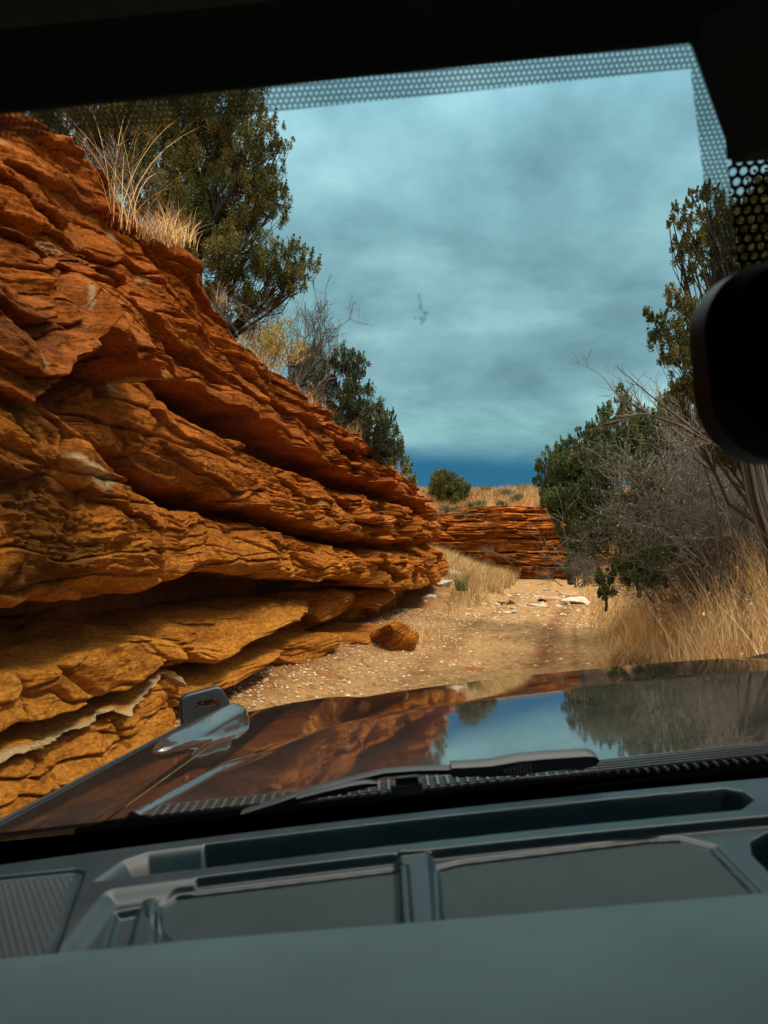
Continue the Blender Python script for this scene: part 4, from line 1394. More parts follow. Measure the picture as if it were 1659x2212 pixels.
M_paint = simple('dark_paint', (0.030, 0.030, 0.030), 0.04, metal=0.25, noise=0.12, scale=3, coat=1.0)
M_black = simple('black_plastic', (0.006, 0.010, 0.013), 0.45, bump=0.25, bscale=900, bdist=0.0006)
M_dash = simple('dashboard_plastic', (0.003, 0.014, 0.021), 0.26, noise=0.06, scale=30, bump=0.35, bscale=1100, bdist=0.0004, spec=0.45)
M_matp = simple('rubber_mat', (0.006, 0.017, 0.021), 0.62, spec=0.25, noise=0.10, scale=60, bump=0.5, bscale=700, bdist=0.0006)
M_head = simple('headliner', (0.010, 0.024, 0.024), 0.95, noise=0.15, scale=40)
M_ihood = simple('instrument_hood_plastic', (0.042, 0.098, 0.114), 0.55, noise=0.16, scale=14, bump=0.5, bscale=900, bdist=0.0008)
M_rubber = simple('black_rubber', (0.012, 0.012, 0.012), 0.8)
M_cowl = simple('cowl_plastic', (0.05, 0.055, 0.055), 0.18)
M_mirror = simple('mirror_glass', (0.001, 0.001, 0.003), 0.4, spec=0.05)


def dusty(m_, lo, hi, dust, amount):
    t_ = m_.node_tree
    p_ = t_.nodes['Principled BSDF']
    c_ = t_.nodes.new('ShaderNodeTexCoord')
    n_ = N(t_, 'ShaderNodeTexNoise', Scale=6.0, Detail=9.0, Roughness=0.72)
    t_.links.new(c_.outputs['Object'], n_.inputs['Vector'])
    s_ = N(t_, 'ShaderNodeTexVoronoi', Scale=85.0)
    t_.links.new(c_.outputs['Object'], s_.inputs['Vector'])
    f_ = ramp(t_, n_.outputs[0], [(0.40, (0, 0, 0)), (0.75, (1, 1, 1))])
    sp_ = ramp(t_, s_.outputs['Distance'], [(0.06, (1, 1, 1)), (0.13, (0, 0, 0))])
    f_ = math_(t_, 'MAXIMUM', math_(t_, 'MULTIPLY', f_, 0.5), math_(t_, 'MULTIPLY', sp_, n_.outputs[0]))
    f_ = math_(t_, 'MULTIPLY', f_, amount)
    old = p_.inputs['Base Color'].links[0].from_socket
    t_.links.new(mix(t_, f_, old, dust), p_.inputs['Base Color'])
    rr_ = math_(t_, 'ADD', math_(t_, 'MULTIPLY', f_, hi - lo), lo)
    t_.links.new(rr_, p_.inputs['Roughness'])
    if p_.inputs['Coat Weight'].default_value > 0:
        t_.links.new(math_(t_, 'ADD', math_(t_, 'MULTIPLY', f_, 0.35), 0.015), p_.inputs['Coat Roughness'])


dusty(M_paint, 0.04, 0.6, (0.20, 0.15, 0.10), 0.28)
dusty(M_dash, 0.30, 0.8, (0.06, 0.10, 0.11), 0.30)
dusty(M_matp, 0.60, 0.9, (0.05, 0.09, 0.10), 0.35)
dusty(M_ihood, 0.50, 0.8, (0.09, 0.17, 0.18), 0.5)


def hood_drop(x, y):
    d = 0.22 + 0.08 * y + 0.018 * (x - 0.42) ** 2
    cr = np.interp(np.abs(x - 0.42), [0, 0.25, 0.45, 0.56, 0.603, 0.70, 0.755, 0.80, 1.0], [1.50, 1.49, 1.44, 1.36, 1.29, 1.11, 0.85, 0.6, 0.2])
    ex = y - cr
    d = d + 0.050 * np.sqrt(np.maximum(0, ex) ** 2 + 0.0004) * (np.abs(x - 0.42) < 9) * (1 - sstep(0.5, 0.62, np.abs(x - 0.42)) * 0.55)
    # raised rib along the rear part of that crease
    side = sstep(0.58, 0.66, np.abs(x - 0.42)) * (1 - sstep(1.05, 1.25, y))
    d = d - 0.006 * np.exp(-((ex * 0.26) / 0.007) ** 2) * side
    # nose rolls over
    yn = 2.02 - 0.18 * (x - 0.42) ** 2
    d = d + 0.9 * np.maximum(0, y - yn) ** 1.6
    # fender crowns
    f = sstep(0.60, 0.92, np.abs(x - 0.42))
    d = d - 0.014 * f
    d = d + 1.5 * np.maximum(0, np.abs(x - 0.42) - 0.945) ** 1.5
    return d


def carpart(mb_or_o, name=None, mat=None, parent=None, smooth=True, attrs=None, sharp=None):
    o = mb_or_o.build(name, mat, parent or car, smooth, attrs) if isinstance(mb_or_o, MB) else mb_or_o
    if sharp:
        autosmooth(o, sharp)
    return o


def strip(x0, x1, y0, y1, nx_, ny_, f):
    X, Y = np.meshgrid(np.linspace(x0, x1, nx_), np.linspace(y0, y1, ny_))
    return np.stack([X, Y, EYE - f(X, Y)], -1), ny_, nx_


m = MB()
V, a, b = strip(-0.36, 1.20, 0.875, 2.35, 320, 260, hood_drop)
m.surf(V, a, b)
hood = carpart(m, 'hood', M_paint)
for sgn in (-1, 1):
    m = MB()
    xs = 0.42 + sgn * np.linspace(0.783, 0.955, 40)
    X, Y = np.meshgrid(xs, np.linspace(0.862, 2.20, 200))
    Z = EYE - hood_drop(X, Y)
    V = np.stack([X, Y, Z], -1)
    # side wall
    wall = np.stack([np.stack([0.42 + sgn * (0.958 + 0.012 * min(k, 1)) + 0 * Y[:, -1], Y[:, -1], Z[:, -1] - 0.006 - 0.16 * k], -1) for k in range(5)], 1)
    V2 = np.concatenate([V, wall], 1)
    m.surf(V2, V2.shape[0], V2.shape[1])
    fe = carpart(m, 'fender', M_paint, sharp=40)
    # dark trim strip with a bright lip along the fender edge
    m = MB()
    ys = np.linspace(0.862, 2.05, 60)
    xe = 0.42 + sgn * 0.957
    m.tube(np.stack([xe + 0 * ys, ys, EYE - hood_drop(xe + 0 * ys, ys) + 0.0015], -1), 0.004, 6)
    carpart(m, 'trim_strip', M_black, fe)
# raised reflective pod on the left front of the hood, and its twin
for sgn in (-1, 1):
    n, k = 40, 18
    p0, p1 = np.array([-0.475, 1.40]), np.array([-0.372, 1.775])
    ax = (p1 - p0) / np.linalg.norm(p1 - p0)
    Ln = np.linalg.norm(p1 - p0)
    pr = np.array([ax[1], -ax[0]])
    rows = []
    for i in range(n + 1):
        t = i / n
        wdt = 0.030 * (max(1e-3, 1 - abs(2 * t - 1) ** 3.2)) ** 0.45
        hgt = (0.006 + 0.034 * t) * (1 - sstep(0.92, 1.0, t)) * sstep(0, 0.04, t)
        row = []
        for j in range(k + 1):
            s = -1 + 2 * j / k
            e = s
            c = p0 + ax * Ln * t + pr * wdt * e
            x, y = c
            z = EYE - hood_drop(np.array(x), np.array(y)) + (hgt - 0.013 * s * sstep(0, 0.2, t) * (1 - sstep(0.9, 1, t))) * (1 - abs(s) ** 8) - 0.002
            if sgn > 0:
                x = 0.84 - x
            row.append((x, y, z))
        rows.append(row)
    m = MB()
    m.surf(np.array(rows), n + 1, k + 1)
    carpart(m, 'hood_pod', M_paint, hood)


def rounded_rect(w_, h_, r, n=6):
    pts = []
    for cx_, cy_, a0 in ((w_ / 2 - r, h_ / 2 - r, 0), (-w_ / 2 + r, h_ / 2 - r, 90), (-w_ / 2 + r, -h_ / 2 + r, 180), (w_ / 2 - r, -h_ / 2 + r, 270)):
        for i in range(n + 1):
            a_ = math.radians(a0 + 90 * i / n)
            pts.append((cx_ + r * math.cos(a_), cy_ + r * math.sin(a_)))
    return np.array(pts)


def plate(outline, thick, axes, origin, hole=None, bev=0.0):
    """flat plate from a 2-D outline, optional hole (same number of points)"""
    ax_, ay_, az_ = (np.array(a, float) for a in axes)
    m = MB()
    o3 = lambda P2, z: np.array(origin) + P2[:, :1] * ax_ + P2[:, 1:2] * ay_ + z * az_
    n = len(outline)
    c = outline.mean(0)
    ins = c + (outline - c) * (1 - bev / np.abs(outline - c).max())
    if hole is None:
        rings = [o3(ins, thick / 2), o3(outline, thick / 2 - bev), o3(outline, -thick / 2 + bev), o3(ins, -thick / 2)]
        for i in range(len(rings) - 1):
            m.surf(np.vstack([rings[i], rings[i + 1]]), 2, n, closed=True)
        for rg, z in ((rings[0], thick / 2), (rings[-1], -thick / 2)):
            m.add(np.vstack([rg, rg.mean(0)]), [[i, (i + 1) % n, n] for i in range(n)])
    else:
        rings = [o3(hole, -thick / 2), o3(hole, thick / 2), o3(ins, thick / 2), o3(outline, thick / 2 - bev), o3(outline, -thick / 2 + bev), o3(ins, -thick / 2), o3(hole, -thick / 2)]
        for i in range(len(rings) - 1):
            m.surf(np.vstack([rings[i], rings[i + 1]]), 2, n, closed=True)
    return m


# slotted tie-down brackets standing on the fenders
for sgn in (-1, 1):
    bxx, byy = -0.492, 1.86
    outl = np.array([(-.062, -.05), (.066, -.05), (.060, .005), (.045, .040), (.036, .045), (-.040, .038), (-.052, .034), (-.060, .022)])
    # densify so that hole and outline match
    def dens(P, n=40):
        Q = np.vstack([P, P[:1]])
        s = np.r_[0, np.cumsum(np.hypot(*np.diff(Q, axis=0).T))]
        t = np.linspace(0, s[-1], n, endpoint=False)
        return np.stack([np.interp(t, s, Q[:, 0]), np.interp(t, s, Q[:, 1])], 1)
    out = dens(outl)
    hol = dens(np.array([(-.022, -.004), (.034, -.004), (.036, .010), (.030, .018), (-.018, .016), (-.024, .008)]), 40)
    al = math.radians(22) * -sgn * -1
    axx = np.array([math.cos(al), -math.sin(al), 0.0]) if sgn < 0 else np.array([math.cos(al), math.sin(al) * -1, 0.0])
    azz = np.cross(axx, [0, 0, 1.0])
    x_ = bxx if sgn < 0 else 0.84 - bxx
    org = np.array([x_, byy, EYE - float(hood_drop(np.array(x_), np.array(byy))) + 0.034])
    m = plate(out, 0.034, (axx, (0, 0, 1), azz), org, hole=hol, bev=0.004)
    br = carpart(m, 'fender_bracket', M_black, sharp=40)
    m = plate(dens(np.array([(-.028, -.009), (.040, -.009), (.042, .012), (.034, .023), (-.022, .021), (-.030, .011)]), 40), 0.003, (axx, (0, 0, 1), azz),
              org - azz * 0.0175, hole=hol, bev=0.001)
    carpart(m, 'slot_rim', M_cowl, br)

# cowl grille: light lattice between hood and glass
m = MB()
for i in range(95):
    x = -0.30 + i * 0.0115
    y0 = 0.845 + 0.0
    m.box((x, 0.868, EYE - 0.2872 - 0.004 * float(sstep(0.06, 0.2, x)) - 0.006 * float(sstep(0.2, 0.3, x)) - 0.0035 * float(sstep(-0.04, -0.10, x))), (0.0028, 0.036, 0.003))
for j in range(5):
    y = 0.853 + j * 0.0085
    m.box((0.245, y, EYE - 0.2905), (1.10, 0.0022, 0.003))
cg = carpart(m, 'cowl_grille', M_cowl, smooth=False)
m = MB()
m.box((0.42, 0.93, EYE - 0.318), (1.66, 0.07, 0.012))
carpart(m, 'cowl_panel', M_black, smooth=False)
m = MB()
c = LC(878, 1693, 0.835)
m.box(c + [0, 0, -0.004], (0.036, 0.02, 0.013))
m.box(c + [0.001, -0.002, 0.004], (0.026, 0.014, 0.010))
nz = carpart(m, 'washer_nozzle', M_black, smooth=False)
bevel(nz, 0.002)

# wiper
def wpt(dx, dy, Y=0.84):
    return LC(dx, dy, Y)


def blade(pts, tops, bots, y0, y1, name, parent):
    """extruded side silhouette: list of photo x, upper y, lower y"""
    m = MB()
    A_ = []
    for dx, t_, b_ in zip(pts, tops, bots):
        T0, B0, T1, B1 = LC(dx, t_, y0), LC(dx, b_, y0), LC(dx, t_ + 1, y0), LC(dx, b_, y0)
        T1 = T0 + np.array([0, y1 - y0, 0.0])
        B1 = B0 + np.array([0, y1 - y0, 0.0])
        M0 = T0 * 0.8 + B0 * 0.2
        A_.append([B0, M0 + [0, -0.002, 0], T0 * .96 + B0 * .04 + [0, 0.002, 0], T1, B1])
    m.surf(np.array(A_), len(pts), 5, closed=True)
    for e in (0, -1):
        R_ = np.array(A_[e])
        m.add(np.vstack([R_, R_.mean(0)]), [[i, (i + 1) % 5, 5] for i in range(5)])
    return carpart(m, name, M_black, parent, sharp=40)


wr = empty('wiper', (0, 0, 0))
wr.parent = car
blade([975, 1000, 1060, 1120, 1180, 1240, 1262, 1280, 1290, 1294], [1653, 1652, 1648, 1636, 1631, 1627.5, 1626, 1627, 1632, 1641],
      [1679, 1679, 1678, 1676, 1668, 1663, 1661, 1657, 1652, 1646], 0.815, 0.832, 'wiper_blade', wr)
blade([520, 600, 650, 700, 760, 830, 900, 975], [1757, 1730, 1712, 1697, 1682, 1666, 1661, 1659], [1764, 1748, 1733, 1716, 1698, 1679, 1673, 1674], 0.822, 0.834, 'wiper_arm', wr)
blade([640, 700, 760, 790, 815], [1722, 1706, 1692, 1688, 1690], [1736, 1722, 1711, 1704, 1697], 0.812, 0.824, 'wiper_blade', wr)
m = MB()
for i in range(9):
    p = LC(1090 + i * 7, 1667 - i * 0.9, 0.813)
    m.box(p, (0.0015, 0.002, 0.004 + 0.0010 * i))
carpart(m, 'grip_ribs', M_cowl, wr, smooth=False)


# ---- glass and its printed edge
def glass_pt(x, t, off=0.0):
    x = np.asarray(x, float)
    t = np.asarray(t, float)
    cv = 0.075 * (x - 0.42) ** 2
    Y = 0.868 - 0.38 * t - cv + 0.0132
    Z = EYE - (0.29 - 0.59 * t)
    nrm = np.array([0, -0.84, -0.54])
    return np.stack([x + 0 * t, Y + off * nrm[1], Z + off * nrm[2]], -1)


def t_at(x, v):
    """height parameter of the glass that is seen in image row v (car frame)"""
    cv = 0.075 * (x - 0.42) ** 2
    A_ = 0.868 - cv + 0.0132
    k_ = v / F
    return (0.29 - k_ * A_) / (0.59 - k_ * 0.38)


def x_at(u, t):
    x = 0.3
    for _ in range(6):
        Y = glass_pt(x, t)[..., 1]
        x = u * Y / F
    return x


def mat_dots(name, col, base_alpha, dot_alpha, pitch, rad, solid=0.0):
    """printed dots on glass; uses real positions on the pane (metres)"""
    m_, t_, p_ = new_mat(name)
    lk = t_.links.new
    a = N(t_, 'ShaderNodeAttribute', attribute_name='pa')
    b_ = N(t_, 'ShaderNodeAttribute', attribute_name='pb')
    row = math_(t_, 'DIVIDE', b_.outputs['Fac'], pitch * 0.866)
    ri = math_(t_, 'FLOOR', row)
    rf = math_(t_, 'SUBTRACT', math_(t_, 'SUBTRACT', row, ri), 0.5)
    half = math_(t_, 'MULTIPLY', math_(t_, 'MODULO', ri, 2.0), 0.5)
    cf = math_(t_, 'FRACT', math_(t_, 'ADD', math_(t_, 'DIVIDE', a.outputs['Fac'], pitch), half))
    cf = math_(t_, 'SUBTRACT', cf, 0.5)
    dd = math_(t_, 'SQRT', math_(t_, 'ADD', math_(t_, 'MULTIPLY', cf, cf), math_(t_, 'MULTIPLY', math_(t_, 'MULTIPLY', rf, rf), 0.75)))
    dot = math_(t_, 'LESS_THAN', dd, rad)
    al = math_(t_, 'ADD', math_(t_, 'MULTIPLY', dot, dot_alpha - base_alpha), base_alpha)
    if solid:
        pass
    lk(al, p_.inputs['Alpha'])
    p_.inputs['Base Color'].default_value = (*col, 1)
    p_.inputs['Roughness'].default_value = 0.6
    p_.inputs['Specular IOR Level'].default_value = 0.1
    return m_


M_frit = mat_dots('printed_dot_band', (0.13, 0.19, 0.20), 0.80, 0.12, 0.0037, 0.30)
M_fritb = mat_dots('printed_dot_band_dark', (0.035, 0.055, 0.06), 0.985, 0.6, 0.0022, 0.30)
M_holes = mat_dots('perforated_black_print', (0.002, 0.003, 0.004), 1.0, 0.25, 0.0078, 0.33)
M_fblack = simple('black_print', (0.001, 0.001, 0.0015), 0.9, spec=0.0)

M_glass, t_, p_ = new_mat('window_glass')
out_ = [n for n in t_.nodes if n.type == 'OUTPUT_MATERIAL'][0]
t_.nodes.remove(p_)
tr_ = t_.nodes.new('ShaderNodeBsdfTransparent')
tr_.inputs[0].default_value = (0.97, 0.985, 0.98, 1)
gl_ = t_.nodes.new('ShaderNodeBsdfGlossy')
gl_.inputs['Roughness'].default_value = 0.02
gl_.inputs[0].default_value = (1, 1, 1, 1)
fr_ = t_.nodes.new('ShaderNodeFresnel')
fr_.inputs[0].default_value = 1.25
mx_ = t_.nodes.new('ShaderNodeMixShader')
t_.links.new(fr_.outputs[0], mx_.inputs[0])
t_.links.new(tr_.outputs[0], mx_.inputs[1])
t_.links.new(gl_.outputs[0], mx_.inputs[2])
t_.links.new(mx_.outputs[0], out_.inputs[0])

m = MB()
X, T_ = np.meshgrid(np.linspace(-0.52, 1.36, 60), np.linspace(-0.03, 1.03, 24))
m.surf(glass_pt(X, T_), 24, 60)
ws = carpart(m, 'windshield', M_glass)


def print_strip(name, xs, t0, t1, mat, nr=3, off=0.002, along=0):
    """strip between two height curves of the pane"""
    xs = np.asarray(xs, float)
    k = np.linspace(0, 1, nr)[:, None]
    T_ = np.asarray(t0)[None] * (1 - k) + np.asarray(t1)[None] * k
    X_ = np.broadcast_to(xs, T_.shape)
    m = MB()
    m.surf(glass_pt(X_, T_, off), nr, len(xs))
    return carpart(m, name, mat, ws, attrs=dict(pa=X_.ravel() + 1.0, pb=T_.ravel() * 0.702 + 0.5))


xs = np.linspace(-0.52, 0.232, 60)
tt_in = t_at(xs, -436 - 4 * 0)
tt_out = t_at(xs, -466.0)
fullx = np.linspace(-0.36, 1.20, 120)
print_strip('dot_band', xs, t_at(xs, -437.5), np.full(len(xs), 1.03), M_frit)
# right band, down the left side of the sensor area
ts = np.linspace(t_at(0.28, -215), t_at(0.24, -437.5), 60)
v_in = np.interp(ts, [ts[0], ts[-1]], [356, 352])
m = MB()
lft = np.array([x_at(ui, ti) for ui, ti in zip(v_in, ts)])
rgt = np.array([x_at(379.0, ti) for ti in ts])
kk_ = np.linspace(0, 1, 3)[:, None]
X_ = lft[None] * (1 - kk_) + rgt[None] * kk_
T2 = np.broadcast_to(ts, X_.shape)
m.surf(glass_pt(X_, T2, 0.002), 3, len(ts))
carpart(m, 'dot_band', M_frit, ws, attrs=dict(pa=X_.ravel() + 1.0, pb=T2.ravel() * 0.702 + 0.5))
# corner between the two bands, with the chamfered outer edge handled by the header trim
xs = np.linspace(0.232, 0.262, 6)
print_strip('dot_band', xs, t_at(xs, -437.5), np.full(6, 1.03), M_frit)
# perforated area behind the mirror
def sensor_strip(name, v0, v1, mat, nr=10):
    T_ = np.linspace(float(t_at(0.28, v0)), float(t_at(0.28, v1)), nr)
    rows = []
    X_ = []
    for t__ in T_:
        xl = float(x_at(379.0, t__))
        X_.append(np.linspace(xl, xl + 0.27, 12))
    X_ = np.array(X_)
    TT = np.broadcast_to(T_[:, None], X_.shape)
    m = MB()
    m.surf(glass_pt(X_, TT, 0.0022), nr, 12)
    return carpart(m, name, mat, ws, attrs=dict(pa=X_.ravel() + 1.0, pb=TT.ravel() * 0.702 + 0.5))


sensor_strip('perforated_print', -150, -343, M_holes)
sensor_strip('sensor_print', -343, -475, M_fblack)
# lower edge
fx2 = np.linspace(-0.52, 1.36, 100)
print_strip('lower_dot_band', fx2, t_at(fx2, 258.5), t_at(fx2, np.interp(fx2, [-.42, -.24, -.1, .4, 1.2], [250, 248, 246.5, 246.5, 250])), M_fritb)
print_strip('lower_print', fx2, t_at(fx2, 300.0), t_at(fx2, 258.5), M_fblack, off=0.0022)
# old insect smear on the glass
m = MB()
for (dx, dy, a_, b_) in ((912, 690, 3.4, 5.0), (918, 676, 3.0, 3.2), (897, 686, 1.8, 1.8), (908, 660, 1.6, 6.0), (905, 640, 1.0, 4.0)):
    u0, v0 = uv(dx, dy)
    t0 = float(t_at(0.05, v0))
    x0 = float(x_at(u0, t0))
    P_ = []
    for i in range(18):
        a__ = i / 18 * 2 * math.pi
        rr_ = 1 + 0.35 * math.sin(3 * a__ + dx) + 0.2 * math.sin(5 * a__)
        P_.append(glass_pt(x0 + a_ * 0.0006 * rr_ * math.cos(a__) * 1.2, t0 + b_ * 0.0009 * rr_ * math.sin(a__), 0.0015))
    P_ = np.array(P_)
    m.add(np.vstack([P_, P_.mean(0)]), [[i, (i + 1) % 18, 18] for i in range(18)])
M_smear, t_, p_ = new_mat('insect_smear')
p_.inputs['Base Color'].default_value = (0.03, 0.035, 0.03, 1)
p_.inputs['Alpha'].default_value = 0.38
carpart(m, 'smear', M_smear, ws)

# ---- dashboard top as a fine relief
def sd_round(x, y, x0, x1, y0, y1, r):
    cx_, cy_ = (x0 + x1) / 2, (y0 + y1) / 2
    qx = np.abs(x - cx_) - ((x1 - x0) / 2 - r)
    qy = np.abs(y - cy_) - ((y1 - y0) / 2 - r)
    return np.hypot(np.maximum(qx, 0), np.maximum(qy, 0)) + np.minimum(np.maximum(qx, qy), 0) - r


def sd_poly(x, y, P):
    """signed distance to a polygon (negative inside)"""
    P = np.asarray(P, float)
    d = np.full(x.shape, 9.0)
    ins = np.zeros(x.shape, bool)
    n = len(P)
    for i in range(n):
        a_, b_ = P[i], P[(i + 1) % n]
        e = b_ - a_
        wx, wy = x - a_[0], y - a_[1]
        h = np.clip((wx * e[0] + wy * e[1]) / (e @ e), 0, 1)
        d = np.minimum(d, np.hypot(wx - h * e[0], wy - h * e[1]))
        c_ = ((a_[1] > y) != (b_[1] > y)) & (x < (b_[0] - a_[0]) * (y - a_[1]) / (b_[1] - a_[1] + 1e-12) + a_[0])
        ins ^= c_
    return np.where(ins, -d, d)


def pit_(sd, depth, w_):
    """recess of given depth whose wall of width w_ starts at sd=0"""
    return depth * sstep(0, w_, -sd)


DX = np.concatenate([np.linspace(-0.62, -0.44, 40, endpoint=False), np.linspace(-0.44, 0.42, 620, endpoint=False), np.linspace(0.42, 1.45, 60)])
DY = np.concatenate([np.linspace(0.40, 0.545, 20, endpoint=False), np.linspace(0.545, 0.79, 260, endpoint=False), np.linspace(0.79, 0.86, 5)])
X, Y = np.meshgrid(DX, DY)
yb = 0.004 * (X - 0.1) - 0.09 * (X - 0.1) ** 2        # the long lines bow slightly
Yq = Y - yb
drop = 0.285 + 0 * X
# front tray region, lower than the ridge
tray = sd_round(X, Yq, PL(200, 1960, .285)[0] - 0.003, 0.36, 0.30, 0.676, 0.012)
drop = drop + 0.0085 * sstep(0, 0.005, -tray) * (X > -0.2) + 0.0085 * sstep(0, 0.020, -tray) * (X <= -0.2)
# dark long channel behind the ridge
chn = sd_poly(X, Yq, [(-0.297, 0.696), (0.305, 0.696), (0.326, 0.716), (0.326, 0.738), (0.316, 0.7485), (-0.265, 0.7485), (-0.285, 0.735)]) - 0.003
chw = np.where(X < -0.21, 0.030, 0.005)
drop = drop + 0.030 * sstep(0, 1, np.clip(-chn / chw, 0, 1))
# divider post and the two mat recesses
post = sd_round(X, Yq, -0.013, 0.007, 0.40, 0.70, 0.006)
drop = drop - 0.0065 * sstep(0.010, 0.0, post) * (tray < -0.002)
pr_ = [PL(945, 1990, .296), PL(952, 1885, .296), PL(1000, 1873, .296), PL(1400, 1825, .296), PL(1470, 1822, .296), PL(1530, 1838, .296), PL(1655, 1950, .296)]
pr_ = [pr_[0]] + pr_[1:]
pr_[0] = (pr_[0][0], 0.45)
pr_[-1] = (pr_[-1][0] - 0.01, 0.45)
sdr = sd_poly(X, Y, pr_) - 0.002
pl_ = [PL(400, 2030, .296), PL(352, 1972, .296), PL(356, 1962, .296), PL(385, 1946, .296), PL(850, 1890, .296), PL(862, 1895, .296), PL(868, 1992, .296)]
pl_[0] = (pl_[0][0] + 0.02, 0.45)
pl_[-1] = (pl_[-1][0], 0.45)
sdl = sd_poly(X, Y, pl_) - 0.002
for s_ in (sdr, sdl):
    drop = drop + 0.0022 * sstep(0.008, 0.0045, s_) - 0.0022 * sstep(0.0035, 0.0015, s_) + 0.0035 * sstep(0.001, -0.001, s_)
# small square pocket and raised wedge at the left of the tray
po = [PL(228, 2045, .294), PL(250, 1972, .294), PL(302, 1962, .294), PL(281, 2042, .294)]
drop = drop + 0.006 * sstep(0.002, -0.004, sd_poly(X, Y, po))
po = [PL(318, 1950, .294), PL(330, 1948, .294), PL(337, 1968, .294), PL(385, 2030, .294), PL(372, 2032, .294), PL(322, 1975, .294)]
drop = drop - 0.0025 * sstep(0.004, -0.001, sd_poly(X, Y, po))
# speaker recess
sp = [PL(180, 1882, .285), PL(172, 1905, .285), PL(118, 2056, .285), (-0.27, 0.40), (-0.62, 0.40), (-0.62, 0.714), (-0.33, 0.712)]
sds = sd_poly(X, Y, sp)
drop = drop + 0.0040 * sstep(0.003, -0.001, sds) - 0.0015 * sstep(-0.006, -0.009, sds)
# dark oval opening at the right
oh = [PL(1622, 1800, .286), PL(1659, 1780, .286), PL(1760, 1780, .286), PL(1760, 1900, .286), PL(1670, 1870, .286), PL(1625, 1825, .286)]
drop = drop + 0.03 * sstep(0.002, -0.005, sd_poly(X, Y, oh))
# rear lip falls away to the glass
drop = drop + 0.14 * sstep(0.768, 0.815, Yq)
# right end and left end roll down
m = MB()
m.surf(np.stack([X, Y, EYE - drop], -1), len(DY), len(DX))
# face towards the driver
fy_ = DY[0]
low = np.stack([np.stack([DX, fy_ - 0.01 * k + 0 * DX, EYE - drop[0] - 0.09 * k], -1) for k in range(6)])
m.surf(low[::-1], 6, len(DX))
dash = carpart(m, 'dashboard', M_dash)
# mats lying in the recesses
for s_, nm in ((sdr, 'r'), (sdl, 'l')):
    inside = s_ < -0.0012
    idx = -np.ones(X.shape, int)
    idx[inside] = np.arange(inside.sum())
    q = np.stack([idx[:-1, :-1], idx[:-1, 1:], idx[1:, 1:], idx[1:, :-1]], -1).reshape(-1, 4)
    q = q[(q >= 0).all(1)]
    m = MB()
    m.add(np.stack([X, Y, EYE - drop + 0.0009], -1)[inside], q)
    carpart(m, 'rubber_mat', M_matp, dash)
# speaker grille with real dimples
gx_ = np.linspace(-0.50, -0.27, 700)
gy_ = np.linspace(0.50, 0.705, 410)
X2, Y2 = np.meshgrid(gx_, gy_)
s2 = sd_poly(X2, Y2, sp)
inside = s2 < -0.0085
pt_ = 0.0062
row = Y2 / (pt_ * 0.80)
ri = np.floor(row)
cf = X2 / pt_ + 0.5 * (ri % 2)
cf = cf - np.floor(cf) - 0.5
rf = (row - ri - 0.5)
dd_ = np.hypot(cf, rf * 0.8)
Z2 = EYE - 0.2868 - 0.0022 * sstep(0.42, 0.26, dd_)
idx = -np.ones(X2.shape, int)
idx[inside] = np.arange(inside.sum())
q = np.stack([idx[:-1, :-1], idx[:-1, 1:], idx[1:, 1:], idx[1:, :-1]], -1).reshape(-1, 4)
q = q[(q >= 0).all(1)]
m = MB()
m.add(np.stack([X2, Y2, Z2], -1)[inside], q)
M_grille = simple('speaker_grille', (0.018, 0.028, 0.036), 0.5)
carpart(m, 'speaker_grille', M_grille, dash)

# instrument hood close to the lens
edge_v = lambda x: np.interp(x, [-0.30, -0.13, 0.02, 0.20, 0.6], [377, 378.5, 385, 391, 400])
pf = [(0.438, 0.034), (0.431, 0.014), (0.424, 0.004), (0.416, 0.000), (0.400, -0.0035), (0.37, -0.008), (0.33, -0.014), (0.28, -0.020), (0.23, -0.024), (0.18, -0.024), (0.15, -0.015), (0.14, 0.03), (0.135, 0.15)]
xs = np.linspace(-0.42, 0.34, 120)
rows = []
for yy, dz in pf:
    e = edge_v(xs) / F * 0.416
    side_ = 0.9 * np.maximum(0, np.abs(xs + 0.04) - 0.33) ** 1.5
    rows.append(np.stack([xs, yy + 0 * xs - 0.02 * 0, EYE - (e + dz + side_)], -1))
m = MB()
# subdivide rows smoothly
R_ = np.array(rows)
tt0 = np.linspace(0, 1, len(pf))
tt1 = np.linspace(0, 1, 60)
R2 = np.stack([np.stack([np.interp(tt1, tt0, R_[:, i, k]) for k in range(3)], -1) for i in range(len(xs))], 1)
R2[1:-1] = (R2[:-2] + 2 * R2[1:-1] + R2[2:]) / 4
m.surf(R2, 60, len(xs))
carpart(m, 'instrument_hood', M_ihood)

# ---- mirror
mw, mh = 0.245, 0.106
mc = np.array([0.1700 + mw / 2 - 0.002, 0.400, 0])
u0, v0 = uv(1490, 788)
mc[2] = EYE - (v0 / F * 0.400) - 0.0075
yaw = math.radians(10)
axx = np.array([math.cos(yaw), math.sin(yaw) * 1, 0])
azz = np.cross(axx, [0, 0, 1.0])
oval = rounded_rect(mw, mh, 0.036, 12)
# tapered ends: left end a little shorter
oval[:, 1] *= 1 - 0.10 * np.abs(oval[:, 0] / (mw / 2)) ** 3
m = plate(oval, 0.030, (axx, (0, 0, 1), azz), mc, bev=0.008)
mir = carpart(m, 'rear_view_mirror', simple('mirror_housing', (0.002, 0.003, 0.005), 0.5, spec=0.25), sharp=50)
m = plate(oval * 0.93, 0.002, (axx, (0, 0, 1), azz), mc + azz * 0.0155, bev=0.0006)
carpart(m, 'mirror_glass', M_mirror, mir)
m = MB()
m.tube([mc - azz * 0.015, mc + np.array([0.03, 0.05, 0.05]), mc + np.array([0.05, 0.11, 0.12])], [0.012, 0.011, 0.014], 10)
carpart(m, 'mirror_stalk', M_black, mir)

